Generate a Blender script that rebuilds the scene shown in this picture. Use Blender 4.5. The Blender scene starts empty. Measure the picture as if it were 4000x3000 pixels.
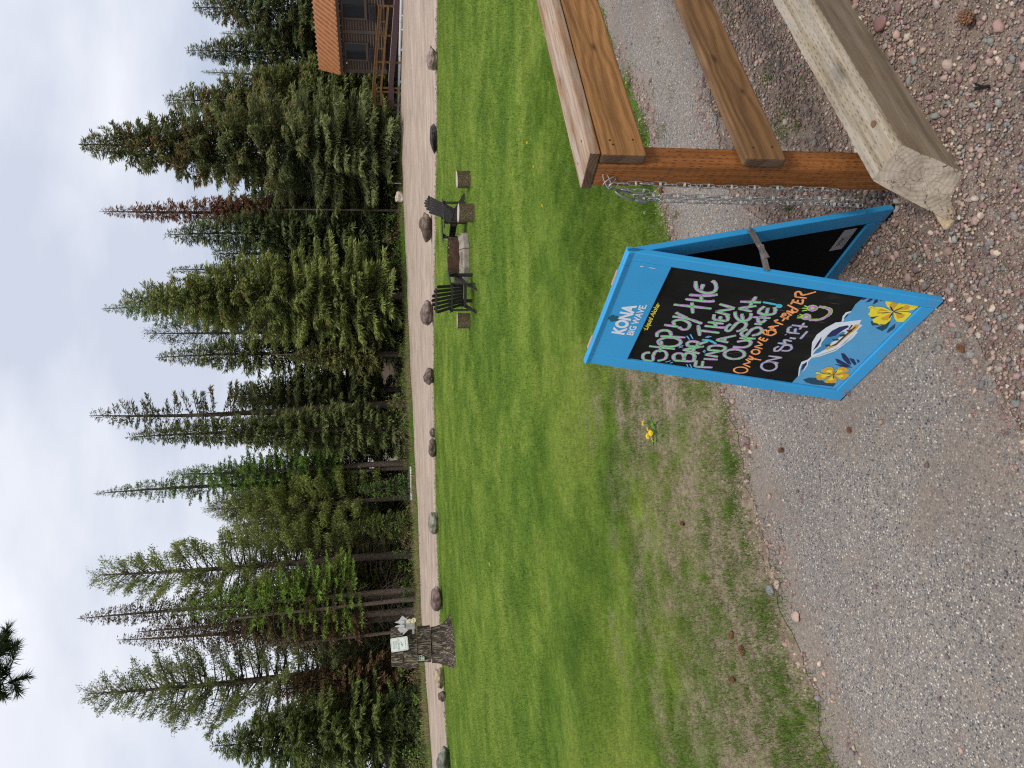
import bpy, math, random
import numpy as np
from mathutils import Vector, Matrix, noise as mnoise

# ------------------------------------------------------------------ scene, camera, sky, sun
scene = bpy.context.scene
COL = scene.collection
PITCH, ROLL, CAM_H = math.radians(9.13), math.radians(1.6), 1.75
cam_data = bpy.data.cameras.new('camera')
cam_data.sensor_fit = 'HORIZONTAL'
cam_data.sensor_width = 36.0
cam_data.lens = 36.0 * 2800 / 4000
cam_data.clip_start = 0.05
cam_data.clip_end = 2000
cam = bpy.data.objects.new('camera', cam_data)
COL.objects.link(cam)
_f = Vector((0, math.cos(PITCH), -math.sin(PITCH)))
_u0 = Vector((0, math.sin(PITCH), math.cos(PITCH)))
_r0 = Vector((1, 0, 0))
_r = _r0 * math.cos(ROLL) - _u0 * math.sin(ROLL)
_u = _u0 * math.cos(ROLL) + _r0 * math.sin(ROLL)
# the photographer held the phone upright but the picture is stored lying on its side: world up points to picture left
_m = Matrix((-_u, _r, -_f)).transposed().to_4x4()
_m.translation = Vector((0, 0, CAM_H))
cam.matrix_world = _m
scene.camera = cam

SUN_EL, SUN_AZ = math.radians(56), math.radians(168)     # azimuth clockwise from +Y (view direction)
world = bpy.data.worlds.new('World')
scene.world = world
world.use_nodes = True
wt = world.node_tree
wt.nodes.clear()
def wn(t, **kw):
    nd = wt.nodes.new(t)
    for k, v in kw.items(): setattr(nd, k, v)
    return nd
w_out = wn('ShaderNodeOutputWorld'); w_bg = wn('ShaderNodeBackground')
w_bg.inputs['Strength'].default_value = 0.1
w_sky = wn('ShaderNodeTexSky', sky_type='NISHITA', sun_disc=False, sun_elevation=SUN_EL, sun_rotation=SUN_AZ, altitude=900.0, air_density=1.0, dust_density=1.2)
w_tc = wn('ShaderNodeTexCoord'); w_sep = wn('ShaderNodeSeparateXYZ')
wt.links.new(w_tc.outputs['Generated'], w_sep.inputs[0])
w_add = wn('ShaderNodeMath', operation='ADD'); w_add.inputs[1].default_value = 0.42
w_abs = wn('ShaderNodeMath', operation='ABSOLUTE')
wt.links.new(w_sep.outputs['Z'], w_abs.inputs[0]); wt.links.new(w_abs.outputs[0], w_add.inputs[0])
w_cmb = wn('ShaderNodeCombineXYZ')
for ax in 'XY':
    dv = wn('ShaderNodeMath', operation='DIVIDE')
    wt.links.new(w_sep.outputs[ax], dv.inputs[0]); wt.links.new(w_add.outputs[0], dv.inputs[1])
    wt.links.new(dv.outputs[0], w_cmb.inputs[ax])
w_map = wn('ShaderNodeMapping'); w_map.inputs['Location'].default_value = (3.1, 0.4, 0); w_map.inputs['Scale'].default_value = (0.8, 1.2, 1)
wt.links.new(w_cmb.outputs[0], w_map.inputs['Vector'])
w_n1 = wn('ShaderNodeTexNoise'); w_n1.inputs['Scale'].default_value = 1.1; w_n1.inputs['Detail'].default_value = 7; w_n1.inputs['Roughness'].default_value = 0.5
w_n2 = wn('ShaderNodeTexNoise'); w_n2.inputs['Scale'].default_value = 1.7; w_n2.inputs['Detail'].default_value = 6; w_n2.inputs['Roughness'].default_value = 0.52
for nn in (w_n1, w_n2): wt.links.new(w_map.outputs[0], nn.inputs['Vector'])
w_cov = wn('ShaderNodeValToRGB'); w_cov.color_ramp.elements[0].position = 0.30; w_cov.color_ramp.elements[1].position = 0.52
w_cov.color_ramp.elements[0].color = (0.62, 0.62, 0.62, 1)
wt.links.new(w_n1.outputs['Fac'], w_cov.inputs[0])
w_tone = wn('ShaderNodeValToRGB')
w_tone.color_ramp.elements[0].position = 0.38; w_tone.color_ramp.elements[0].color = (0.55, 0.595, 0.705, 1)
w_tone.color_ramp.elements[1].position = 0.62; w_tone.color_ramp.elements[1].color = (0.815, 0.835, 0.895, 1)
wt.links.new(w_n2.outputs['Fac'], w_tone.inputs[0])
w_scl = wn('ShaderNodeMix', data_type='RGBA', blend_type='MULTIPLY'); w_scl.inputs['Factor'].default_value = 1
wt.links.new(w_tone.outputs[0], w_scl.inputs['A']); w_scl.inputs['B'].default_value = (10.0, 10.0, 10.0, 1)
w_mix = wn('ShaderNodeMix', data_type='RGBA')
wt.links.new(w_cov.outputs[0], w_mix.inputs['Factor']); wt.links.new(w_sky.outputs[0], w_mix.inputs['A']); wt.links.new(w_scl.outputs['Result'], w_mix.inputs['B'])
wt.links.new(w_mix.outputs['Result'], w_bg.inputs['Color']); wt.links.new(w_bg.outputs[0], w_out.inputs['Surface'])

sun_data = bpy.data.lights.new('sun', 'SUN')
sun_data.energy = 2.0
sun_data.angle = math.radians(14)
sun_data.color = (1.0, 0.95, 0.88)
sun = bpy.data.objects.new('sun', sun_data)
COL.objects.link(sun)
_s = Vector((math.cos(SUN_EL) * math.sin(SUN_AZ), math.cos(SUN_EL) * math.cos(SUN_AZ), math.sin(SUN_EL)))
sun.rotation_euler = (-_s).to_track_quat('-Z', 'Y').to_euler()
sun.location = _s * 60

scene.view_settings.view_transform = 'Standard'
scene.view_settings.look = 'None'
scene.view_settings.exposure = 0.22
scene.view_settings.gamma = 1.0
scene.view_settings.use_curve_mapping = False
scene.cycles.use_denoising = False
scene.cycles.filter_width = 1.2
scene.cycles.max_bounces = 4
scene.cycles.transparent_max_bounces = 4

# ------------------------------------------------------------------ helpers: tagging, objects
def tag(o, label=None, cat=None, group=None, kind=None):
    if label: o['label'] = label
    if cat: o['category'] = cat
    if group: o['group'] = group
    if kind: o['kind'] = kind
    return o

def empty(name, loc=(0, 0, 0), rz=0.0, label=None, cat=None, group=None, parent=None):
    o = bpy.data.objects.new(name, None)
    COL.objects.link(o)
    o.location = loc
    o.rotation_euler = (0, 0, rz)
    o.empty_display_size = 0.1
    o.parent = parent
    return tag(o, label, cat, group)

def link(name, me, parent=None, loc=None, rot=None, scale=None):
    o = bpy.data.objects.new(name, me)
    COL.objects.link(o)
    o.parent = parent
    if loc is not None: o.location = loc
    if rot is not None: o.rotation_euler = rot
    if scale is not None: o.scale = scale
    return o

def copy_tree(o, parent=None):
    c = o.copy()
    COL.objects.link(c)
    c.parent = parent
    for ch in list(o.children): copy_tree(ch, c)
    return c

def np_mesh(name, verts, tris, mat, colors=None, smooth=False):
    """mesh from numpy arrays: verts (n,3), faces (m,k), colours (n,3) stored as point attribute 'tint'"""
    verts = np.ascontiguousarray(verts, dtype=np.float32); tris = np.ascontiguousarray(tris, dtype=np.int32)
    me = bpy.data.meshes.new(name)
    k = tris.shape[1]
    me.vertices.add(len(verts)); me.vertices.foreach_set('co', verts.ravel())
    me.loops.add(tris.size); me.loops.foreach_set('vertex_index', tris.ravel())
    me.polygons.add(len(tris)); me.polygons.foreach_set('loop_start', np.arange(0, tris.size, k, dtype=np.int32))
    if smooth: me.polygons.foreach_set('use_smooth', np.ones(len(tris), dtype=bool))
    if colors is not None:
        a = me.attributes.new('tint', 'FLOAT_COLOR', 'POINT')
        c4 = np.ones((len(verts), 4), dtype=np.float32); c4[:, :3] = colors
        a.data.foreach_set('color', c4.ravel())
    me.update(calc_edges=True)
    if mat: me.materials.append(mat)
    return me

class MB:
    """collects simple shapes into one mesh"""
    def __init__(s): s.v = []; s.f = []; s.mi = []
    def add(s, vs, fs, mi=0):
        b = len(s.v); s.v += [tuple(q) for q in vs]; s.f += [tuple(i + b for i in f) for f in fs]; s.mi += [mi] * len(fs); return s
    def box(s, x0, x1, y0, y1, z0, z1, mi=0):
        vs = [(x, y, z) for z in (z0, z1) for y in (y0, y1) for x in (x0, x1)]
        return s.add(vs, [(0, 2, 3, 1), (4, 5, 7, 6), (0, 1, 5, 4), (2, 6, 7, 3), (0, 4, 6, 2), (1, 3, 7, 5)], mi)
    def obox(s, c, sx, sy, sz, rot=None, mi=0):
        m = rot if rot is not None else Matrix.Identity(3)
        c = Vector(c)
        vs = [c + m @ Vector((x * sx / 2, y * sy / 2, z * sz / 2)) for z in (-1, 1) for y in (-1, 1) for x in (-1, 1)]
        return s.add(vs, [(0, 2, 3, 1), (4, 5, 7, 6), (0, 1, 5, 4), (2, 6, 7, 3), (0, 4, 6, 2), (1, 3, 7, 5)], mi)
    def bar(s, a, b, w, t, up=(0, 0, 1), mi=0):
        a, b = Vector(a), Vector(b); d = (b - a); L = d.length; d.normalize()
        y = Vector(up).cross(d)
        if y.length < 1e-4: y = Vector((1, 0, 0)).cross(d)
        y.normalize(); z = d.cross(y)
        return s.obox((a + b) / 2, L, w, t, Matrix((d, y, z)).transposed(), mi)
    def tube(s, pts, rad, n=6, caps=True, mi=0, closed=False):
        pts = [Vector(p) for p in pts]; rad = [rad] * len(pts) if isinstance(rad, (int, float)) else rad
        b = len(s.v); prev = None; m = len(pts)
        for i, p in enumerate(pts):
            if closed: d = pts[(i + 1) % m] - pts[i - 1]
            else: d = pts[min(i + 1, m - 1)] - pts[max(i - 1, 0)]
            d.normalize()
            if prev is None:
                x = d.orthogonal().normalized()
            else:
                x = prev - d * prev.dot(d)
                x = x.normalized() if x.length > 1e-6 else d.orthogonal().normalized()
            prev = x; y = d.cross(x)
            for k in range(n):
                a = 2 * math.pi * k / n
                s.v.append(tuple(p + (x * math.cos(a) + y * math.sin(a)) * rad[i]))
        for i in range(m if closed else m - 1):
            j = (i + 1) % m
            for k in range(n):
                s.f.append((b + i * n + k, b + i * n + (k + 1) % n, b + j * n + (k + 1) % n, b + j * n + k)); s.mi.append(mi)
        if caps and not closed:
            s.f.append(tuple(b + k for k in reversed(range(n)))); s.mi.append(mi)
            s.f.append(tuple(b + (m - 1) * n + k for k in range(n))); s.mi.append(mi)
        return s
    def prism(s, poly, z0, z1, mi=0):
        n = len(poly); vs = [(x, y, z0) for x, y in poly] + [(x, y, z1) for x, y in poly]
        fs = [tuple(reversed(range(n))), tuple(range(n, 2 * n))] + [(i, (i + 1) % n, n + (i + 1) % n, n + i) for i in range(n)]
        return s.add(vs, fs, mi)
    def lathe(s, prof, n=16, mi=0, c=(0, 0)):
        b = len(s.v)
        for r, z in prof:
            for k in range(n):
                a = 2 * math.pi * k / n; s.v.append((c[0] + r * math.cos(a), c[1] + r * math.sin(a), z))
        for i in range(len(prof) - 1):
            for k in range(n):
                s.f.append((b + i * n + k, b + i * n + (k + 1) % n, b + (i + 1) * n + (k + 1) % n, b + (i + 1) * n + k)); s.mi.append(mi)
        return s
    def xf(s, m):
        s.v = [tuple(m @ Vector(q)) for q in s.v]; return s
    def mesh(s, name, mats, smooth=False):
        me = bpy.data.meshes.new(name); me.from_pydata(s.v, [], s.f)
        for m in (mats if isinstance(mats, (list, tuple)) else [mats]): me.materials.append(m)
        if any(s.mi): me.polygons.foreach_set('material_index', s.mi)
        if smooth: me.polygons.foreach_set('use_smooth', [True] * len(me.polygons))
        me.update(); return me
    def build(s, name, mats, parent=None, smooth=False, bevel=0.0, seg=2, loc=None, rot=None):
        o = link(name, s.mesh(name, mats, smooth), parent, loc, rot)
        if bevel:
            md = o.modifiers.new('bevel', 'BEVEL'); md.width = bevel; md.segments = seg; md.limit_method = 'ANGLE'; md.angle_limit = math.radians(40)
        return o

# ------------------------------------------------------------------ helpers: node materials
class NT:
    def __init__(s, name, rough=0.8, spec=0.3, metal=0.0):
        s.m = bpy.data.materials.new(name); s.m.use_nodes = True; s.t = s.m.node_tree
        s.b = s.t.nodes['Principled BSDF']
        s.b.inputs['Roughness'].default_value = rough; s.b.inputs['Specular IOR Level'].default_value = spec; s.b.inputs['Metallic'].default_value = metal
        s._tc = None
    def n(s, t, ins=None, **kw):
        nd = s.t.nodes.new(t)
        for k, v in kw.items(): setattr(nd, k, v)
        for k, v in (ins or {}).items(): s.put(nd.inputs[k], v)
        return nd
    def put(s, sock, v):
        if isinstance(v, bpy.types.NodeSocket): s.t.links.new(v, sock)
        else: sock.default_value = v
    def obj(s):
        if not s._tc: s._tc = s.n('ShaderNodeTexCoord')
        return s._tc.outputs['Object']
    def world(s): return s.n('ShaderNodeNewGeometry').outputs['Position']
    def mapv(s, vec, scale=(1, 1, 1), loc=(0, 0, 0), rot=(0, 0, 0)):
        return s.n('ShaderNodeMapping', {'Vector': vec, 'Scale': scale, 'Location': loc, 'Rotation': rot}).outputs[0]
    def noise(s, vec, scale, detail=3, rough=0.5, dist=0.0):
        return s.n('ShaderNodeTexNoise', {'Vector': vec, 'Scale': scale, 'Detail': detail, 'Roughness': rough, 'Distortion': dist}).outputs['Fac']
    def vor(s, vec, scale, feature='F1', rand=1.0):
        return s.n('ShaderNodeTexVoronoi', {'Vector': vec, 'Scale': scale, 'Randomness': rand}, feature=feature)
    def math(s, op, a, b=0.0, c=0.0): return s.n('ShaderNodeMath', {0: a, 1: b, 2: c}, operation=op).outputs[0]
    def vmath(s, op, a, b): return s.n('ShaderNodeVectorMath', {0: a, 1: b}, operation=op).outputs[0]
    def ramp(s, fac, stops, interp='LINEAR'):
        nd = s.n('ShaderNodeValToRGB', {0: fac}); cr = nd.color_ramp; cr.interpolation = interp
        while len(cr.elements) < len(stops): cr.elements.new(0.5)
        for e, (p, c) in zip(cr.elements, stops):
            e.position = p; e.color = (*c, 1) if isinstance(c, (tuple, list)) else (c, c, c, 1)
        return nd.outputs[0]
    def mix(s, fac, a, b, mode='MIX'):
        for_c = lambda v: (*v, 1) if isinstance(v, (tuple, list)) and len(v) == 3 else v
        return s.n('ShaderNodeMix', {'Factor': fac, 6: for_c(a), 7: for_c(b)}, data_type='RGBA', blend_type=mode).outputs[2]
    def attr(s, name='tint'): return s.n('ShaderNodeAttribute', attribute_name=name).outputs['Color']
    def bump(s, h, strength=0.3, dist=0.01):
        s.put(s.b.inputs['Normal'], s.n('ShaderNodeBump', {'Height': h, 'Strength': strength, 'Distance': dist}).outputs[0])
    def col(s, c): s.put(s.b.inputs['Base Color'], (*c, 1) if isinstance(c, (tuple, list)) else c); return s.m
    def rough(s, v): s.put(s.b.inputs['Roughness'], v)
    def sep(s, vec): return s.n('ShaderNodeSeparateXYZ', {0: vec}).outputs
    def cmb(s, x, y, z): return s.n('ShaderNodeCombineXYZ', {0: x, 1: y, 2: z}).outputs[0]

def flat(name, c, rough=0.6, spec=0.3, metal=0.0, var=0.12, scale=8.0):
    """plain colour with faint grain and wear"""
    t = NT(name, rough, spec, metal); nz = t.noise(t.obj(), scale, 5, 0.6)
    f = t.ramp(nz, [(0.3, tuple(q * (1 - var) for q in c)), (0.7, tuple(min(1, q * (1 + var)) for q in c))])
    return t.col(f)

rng0 = np.random.default_rng(7)
def vnoise(x, y, scale, seed=0):
    """smooth value noise in 0..1, numpy"""
    x = np.asarray(x, float) * scale + seed * 17.31; y = np.asarray(y, float) * scale - seed * 9.73
    xi, yi = np.floor(x), np.floor(y); fx, fy = x - xi, y - yi
    fx = fx * fx * (3 - 2 * fx); fy = fy * fy * (3 - 2 * fy)
    def h(a, b):
        v = np.sin(a * 127.1 + b * 311.7 + seed * 74.7) * 43758.5453
        return v - np.floor(v)
    return (h(xi, yi) * (1 - fx) + h(xi + 1, yi) * fx) * (1 - fy) + (h(xi, yi + 1) * (1 - fx) + h(xi + 1, yi + 1) * fx) * fy
def fbm(x, y, scale, seed=0, octv=3):
    s, a, t = 0, 0.5, 0
    for k in range(octv): s = s + a * vnoise(x, y, scale * 2 ** k, seed + k); t += a; a *= 0.5
    return s / t
def sstep(a, b, x):
    t = np.clip((np.asarray(x, float) - a) / (b - a), 0, 1); return t * t * (3 - 2 * t)
# ------------------------------------------------------------------ terrain
RAIL_O = np.array([0.613, 1.989]); RAIL_AZ = 0.9975
RAIL_D = np.array([math.sin(RAIL_AZ), math.cos(RAIL_AZ)]); RAIL_N = np.array([RAIL_D[1], -RAIL_D[0]])
def gz(x, y):
    x = np.asarray(x, float); y = np.asarray(y, float)
    d = np.clip(y - 14, 0, 46)
    far = 0.0011 * d * d * (1 - d / 138)
    rx, ry = x - RAIL_O[0], y - RAIL_O[1]
    dd = rx * RAIL_D[0] + ry * RAIL_D[1]; nn = rx * RAIL_N[0] + ry * RAIL_N[1]
    mound = 0.07 * sstep(-0.2, -0.03, nn) * sstep(-0.4, -0.02, dd) * (1 - sstep(0.6, 1.4, nn))
    return far + mound + (fbm(x, y, 0.35, 3) - 0.5) * 0.05 * sstep(5, 8, y) * (1 - sstep(25, 30, y))
def gzf(x, y): return float(gz(x, y))

def curve(pts):
    px = np.array([p[0] for p in pts], float); py = np.array([p[1] for p in pts], float)
    def f(x):
        x = np.asarray(x, float); y = np.interp(x, px, py)
        y = np.where(x < px[0], py[0] + (x - px[0]) * (py[1] - py[0]) / (px[1] - px[0]), y)
        return np.where(x > px[-1], py[-1] + (x - px[-1]) * (py[-1] - py[-2]) / (px[-1] - px[-2]), y)
    return f
_pf = curve([(-6, 0.3), (-1.66, 2.79), (-1.2, 3.02), (-0.67, 3.35), (-0.03, 3.77), (1.17, 4.56), (1.98, 4.95), (3.21, 5.84), (9, 9.0), (60, 18)])
_pn = curve([(-6, -4.5), (-1.2, 0.9), (-0.19, 1.78), (0.2, 1.99), (0.5, 2.8), (0.95, 3.5), (1.58, 3.78), (2.03, 3.8), (3.2, 4.5), (9, 7.4), (60, 16)])
_le = curve([(-80, 8), (-30, 18), (-14.74, 27.76), (-10.5, 29.8), (-5.3, 30.3), (0.1, 29.7), (4.94, 27.3), (9.0, 25.1), (12.55, 23.3), (40, 10)])
_rf = curve([(-80, 12), (-40, 24), (-19.5, 36.9), (-15.6, 40.5), (-13.4, 42.5), (-7.4, 43.0), (0.2, 45.5), (8.6, 47.5), (17.6, 49.1), (27.15, 48.8), (60, 42)])
def path_far(x): return _pf(x) + (fbm(x, 0, 2.2, 5) - 0.5) * 0.26 + (fbm(x, 0, 9, 6) - 0.5) * 0.16
def path_near(x): return _pn(x) + (fbm(x, 0, 2.5, 8) - 0.5) * 0.2
def lawn_edge(x): return _le(x) + (fbm(x, 0, 0.9, 9) - 0.5) * 0.5
def road_far(x): return _rf(x) + (fbm(x, 0, 0.6, 11) - 0.5) * 0.9

def strip(name, lo, hi, xs, nt, mat, dz=0.0, power=1.0, tint=None):
    xs = np.asarray(xs, float); t = np.linspace(0, 1, nt) ** power
    X = np.repeat(xs[:, None], nt, 1); Y = lo(xs)[:, None] * (1 - t) + hi(xs)[:, None] * t
    Z = gz(X, Y) + dz
    V = np.stack([X, Y, Z], -1).reshape(-1, 3)
    i = np.arange(len(xs) - 1)[:, None] * nt + np.arange(nt - 1)[None]
    F = np.stack([i, i + nt, i + nt + 1, i + 1], -1).reshape(-1, 4)
    o = link(name, np_mesh(name, V, F, mat, tint(V[:, 0], V[:, 1]) if tint else None, smooth=True))
    return tag(o, kind='structure')

def lawn_tone(x, y):
    """colour of the turf at a place: clumps of darker, lusher and of yellower, thinner grass"""
    a = sstep(0.30, 0.70, fbm(x, y, 0.75, 61, 5)); b = sstep(0.32, 0.68, fbm(x, y, 0.23, 63, 3)); c = sstep(0.35, 0.65, fbm(x, y, 2.3, 67, 3))
    m = np.clip(0.42 * a + 0.20 * b + 0.44 * c - 0.03, 0, 1)[:, None]
    lo, mid, hi = np.array([0.095, 0.178, 0.018]), np.array([0.155, 0.248, 0.029]), np.array([0.245, 0.322, 0.052])
    g = np.where(m < 0.5, lo + (mid - lo) * m * 2, mid + (hi - mid) * (m * 2 - 1))
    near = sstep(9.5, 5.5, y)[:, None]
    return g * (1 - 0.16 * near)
def edge_dirt(x, y):
    d = path_far(x) - y
    k = np.clip(1 - d / 0.42, 0, 1) * (y < path_far(x) + 0.05); return np.repeat(k[:, None], 3, 1)
def ground_mats():
    G = {}
    # exposed-aggregate asphalt, dusted with sand
    t = NT('asphalt', 0.9, 0.25); P = t.world()
    v1 = t.vor(P, 105); v2 = t.vor(P, 190)
    def agg(v, seed):
        r = t.n('ShaderNodeSeparateColor', {0: v.outputs['Color']}).outputs[0]
        return t.ramp(r, [(0.0, (0.035, 0.04, 0.048)), (0.2, (0.10, 0.105, 0.118)), (0.45, (0.19, 0.178, 0.168)), (0.68, (0.27, 0.242, 0.21)), (0.87, (0.40, 0.345, 0.285)), (0.96, (0.58, 0.54, 0.49))])
    base = t.ramp(t.noise(P, 30, 4), [(0.3, (0.17, 0.155, 0.145)), (0.7, (0.25, 0.225, 0.205))])
    m1 = t.ramp(v1.outputs['Distance'], [(0.32, 1.0), (0.5, 0.0)])
    m2 = t.ramp(v2.outputs['Distance'], [(0.35, 1.0), (0.5, 0.0)])
    c = t.mix(m2, base, agg(v2, 1)); c = t.mix(m1, c, agg(v1, 0))
    sx = t.sep(P)
    # sand blown over the edge by the gravel and in old ruts
    e = t.math('SUBTRACT', sx[1], t.math('MULTIPLY_ADD', sx[0], 0.75, 2.15))
    edge = t.math('MULTIPLY', t.math('SMOOTH_MIN', t.math('MAXIMUM', t.math('MULTIPLY_ADD', e, -1.0, 0.85), 0.0), 1.0, 0.2), 0.8)
    rim = t.n('ShaderNodeSeparateColor', {0: t.attr()}).outputs[0]
    dust = t.ramp(t.math('ADD', t.math('ADD', t.noise(P, 2.6, 6, 0.62), t.math('MULTIPLY', edge, 0.22)), t.math('MULTIPLY', t.math('MULTIPLY', rim, t.noise(P, 5, 4, 0.6)), 0.62)), [(0.54, 0.0), (0.68, 1.0)])
    sand = t.ramp(t.noise(P, 160, 3), [(0.3, (0.17, 0.132, 0.105)), (0.7, (0.29, 0.235, 0.19))])
    c = t.mix(t.math('MULTIPLY', dust, 0.5), c, sand)
    big = t.ramp(t.noise(P, 1.1, 4), [(0.3, (0.86, 0.84, 0.82)), (0.7, (1.14, 1.10, 1.05))])
    c = t.mix(1.0, c, big, 'MULTIPLY')
    t.bump(t.math('ADD', t.math('MULTIPLY', m1, 0.7), t.math('MULTIPLY', m2, 0.4)), 0.5, 0.004)
    G['asphalt'] = t.col(c)
    # gravelly soil under the loose stones
    t = NT('gravel_soil', 0.95, 0.15); P = t.world()
    c = t.ramp(t.noise(P, 14, 6, 0.65), [(0.3, (0.135, 0.10, 0.075)), (0.55, (0.23, 0.175, 0.135)), (0.75, (0.32, 0.255, 0.205))])
    v = t.vor(P, 150); r = t.n('ShaderNodeSeparateColor', {0: v.outputs['Color']}).outputs[0]
    sc = t.ramp(r, [(0.0, (0.09, 0.07, 0.06)), (0.4, (0.22, 0.17, 0.15)), (0.7, (0.3, 0.23, 0.2)), (0.93, (0.42, 0.37, 0.32))])
    m = t.ramp(v.outputs['Distance'], [(0.3, 1.0), (0.5, 0.0)])
    c = t.mix(m, c, sc); t.bump(t.math('ADD', m, t.noise(P, 40, 4)), 0.6, 0.006)
    G['soil'] = t.col(c)
    # lawn ground: soil and thatch between the blades, green turf farther off
    t = NT('lawn_ground', 0.95, 0.1); P = t.world()
    soil = t.ramp(t.noise(P, 22, 5, 0.65), [(0.3, (0.125, 0.098, 0.066)), (0.55, (0.25, 0.195, 0.14)), (0.8, (0.36, 0.285, 0.215))])
    turf = t.mix(1.0, t.attr(), t.ramp(t.noise(P, 9, 6, 0.7), [(0.3, (0.50, 0.50, 0.50)), (0.72, (1.05, 1.05, 1.05))]), 'MULTIPLY')
    sx = t.sep(P); e = t.math('SUBTRACT', sx[1], t.math('MULTIPLY_ADD', sx[0], 0.62, 3.85))
    k = t.ramp(t.math('ADD', t.math('ADD', t.math('MULTIPLY', e, 0.22), t.math('MULTIPLY', t.math('MAXIMUM', t.math('ADD', sx[0], -0.1), 0.0), 0.9)), t.math('MULTIPLY_ADD', t.noise(P, 1.6, 6, 0.68), 1.7, -0.85)), [(0.2, 0.0), (0.62, 1.0)])
    t.bump(t.noise(P, 60, 4), 0.5, 0.02)
    G['lawn'] = t.col(t.mix(k, soil, turf))
    # dirt and gravel road with wheel tracks
    t = NT('road_gravel', 0.95, 0.15); P = t.world()
    c = t.ramp(t.noise(P, 0.8, 5, 0.6), [(0.3, (0.35, 0.275, 0.215)), (0.7, (0.49, 0.395, 0.315))])
    Pm = t.mapv(P, (0.22, 1.3, 1), rot=(0, 0, math.radians(6)))
    trk = t.ramp(t.noise(Pm, 1.3, 7, 0.72, 0.4), [(0.35, (0.70, 0.69, 0.70)), (0.62, (1.12, 1.10, 1.08))])
    c = t.mix(1.0, c, trk, 'MULTIPLY')
    pb = t.vor(P, 13); r = t.n('ShaderNodeSeparateColor', {0: pb.outputs['Color']}).outputs[0]
    peb = t.ramp(r, [(0.2, (0.2, 0.16, 0.14)), (0.8, (0.5, 0.44, 0.4))])
    c = t.mix(t.math('MULTIPLY', t.ramp(pb.outputs['Distance'], [(0.2, 1.0), (0.4, 0.0)]), 0.7), c, peb)
    t.bump(t.noise(P, 7, 5), 0.5, 0.05)
    G['road'] = t.col(c)
    # forest floor and rough verge
    t = NT('forest_floor', 0.95, 0.1); P = t.world()
    c = t.ramp(t.noise(P, 1.2, 6, 0.65), [(0.3, (0.06, 0.085, 0.02)), (0.5, (0.09, 0.14, 0.026)), (0.68, (0.14, 0.13, 0.055))])
    t.bump(t.noise(P, 8, 4), 0.6, 0.08)
    G['forest'] = t.col(c)
    t = NT('bare_ground', 0.95, 0.1); P = t.world()
    G['bare'] = t.col(t.ramp(t.noise(P, 0.05, 5), [(0.3, (0.05, 0.07, 0.02)), (0.7, (0.1, 0.09, 0.05))]))
    return G
GM = ground_mats()
xs_far = np.unique(np.concatenate([np.linspace(-150, -30, 25), np.linspace(-30, 34, 130), np.linspace(34, 150, 25)]))
xs_near = np.unique(np.concatenate([np.linspace(-6, -2.6, 20), np.linspace(-2.6, 4.2, 230), np.linspace(4.2, 9, 24)]))
def const(v): return lambda x: np.full_like(np.asarray(x, float), v)
# one wide sheet to the horizon, the finer surfaces lie on it
xs = np.linspace(-900, 900, 61)
tag(strip('ground', const(-60), const(1400), xs, 90, GM['bare'], -0.25, 2.0), kind='structure')
strip('asphalt_path', path_near, path_far, xs_near, 60, GM['asphalt'], tint=edge_dirt)
strip('gravel_yard', const(-6), lambda x: path_near(x) + 0.01, xs_near, 90, GM['soil'], -0.004)
xs_l = np.unique(np.concatenate([np.linspace(-3.6, 4.6, 200), np.linspace(-80, -20, 30), np.linspace(-20, 20, 170), np.linspace(20, 60, 20)]))
def lawn_lo(x): return np.maximum(np.where(np.asarray(x) < -6, -8.0, path_far(x) - 0.02), -8)
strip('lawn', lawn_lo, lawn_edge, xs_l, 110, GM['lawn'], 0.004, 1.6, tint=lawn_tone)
strip('road', lambda x: lawn_edge(x) - 0.02, road_far, xs_far, 24, GM['road'], 0.002)
strip('verge', lambda x: road_far(x) - 0.02, const(160), xs_far, 40, GM['forest'], 0.006, 1.5)
# ------------------------------------------------------------------ loose gravel
def ico(sub=0):
    p = (1 + 5 ** 0.5) / 2
    v = np.array([(-1, p, 0), (1, p, 0), (-1, -p, 0), (1, -p, 0), (0, -1, p), (0, 1, p), (0, -1, -p), (0, 1, -p), (p, 0, -1), (p, 0, 1), (-p, 0, -1), (-p, 0, 1)], float)
    f = [(0, 11, 5), (0, 5, 1), (0, 1, 7), (0, 7, 10), (0, 10, 11), (1, 5, 9), (5, 11, 4), (11, 10, 2), (10, 7, 6), (7, 1, 8), (3, 9, 4), (3, 4, 2), (3, 2, 6), (3, 6, 8), (3, 8, 9), (4, 9, 5), (2, 4, 11), (6, 2, 10), (8, 6, 7), (9, 8, 1)]
    v = [q / np.linalg.norm(q) for q in v]
    for _ in range(sub):
        mid = {}; nf = []
        def m(a, b):
            k = (min(a, b), max(a, b))
            if k not in mid:
                q = v[a] + v[b]; v.append(q / np.linalg.norm(q)); mid[k] = len(v) - 1
            return mid[k]
        for a, b, c in f:
            x, y, z = m(a, b), m(b, c), m(c, a); nf += [(a, x, z), (b, y, x), (c, z, y), (x, y, z)]
        f = nf
    return np.array(v), np.array(f)
def octa():
    return np.array([(1, 0, 0), (-1, 0, 0), (0, 1, 0), (0, -1, 0), (0, 0, 1), (0, 0, -1)], float), np.array([(0, 2, 4), (2, 1, 4), (1, 3, 4), (3, 0, 4), (2, 0, 5), (1, 2, 5), (3, 1, 5), (0, 3, 5)])
STONE_COLS = np.array([(0.33, 0.235, 0.215), (0.25, 0.165, 0.165), (0.40, 0.30, 0.26), (0.19, 0.19, 0.195), (0.24, 0.255, 0.25), (0.47, 0.40, 0.32), (0.16, 0.115, 0.115), (0.36, 0.27, 0.23), (0.29, 0.20, 0.185), (0.46, 0.41, 0.36), (0.22, 0.17, 0.15)])
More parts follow.
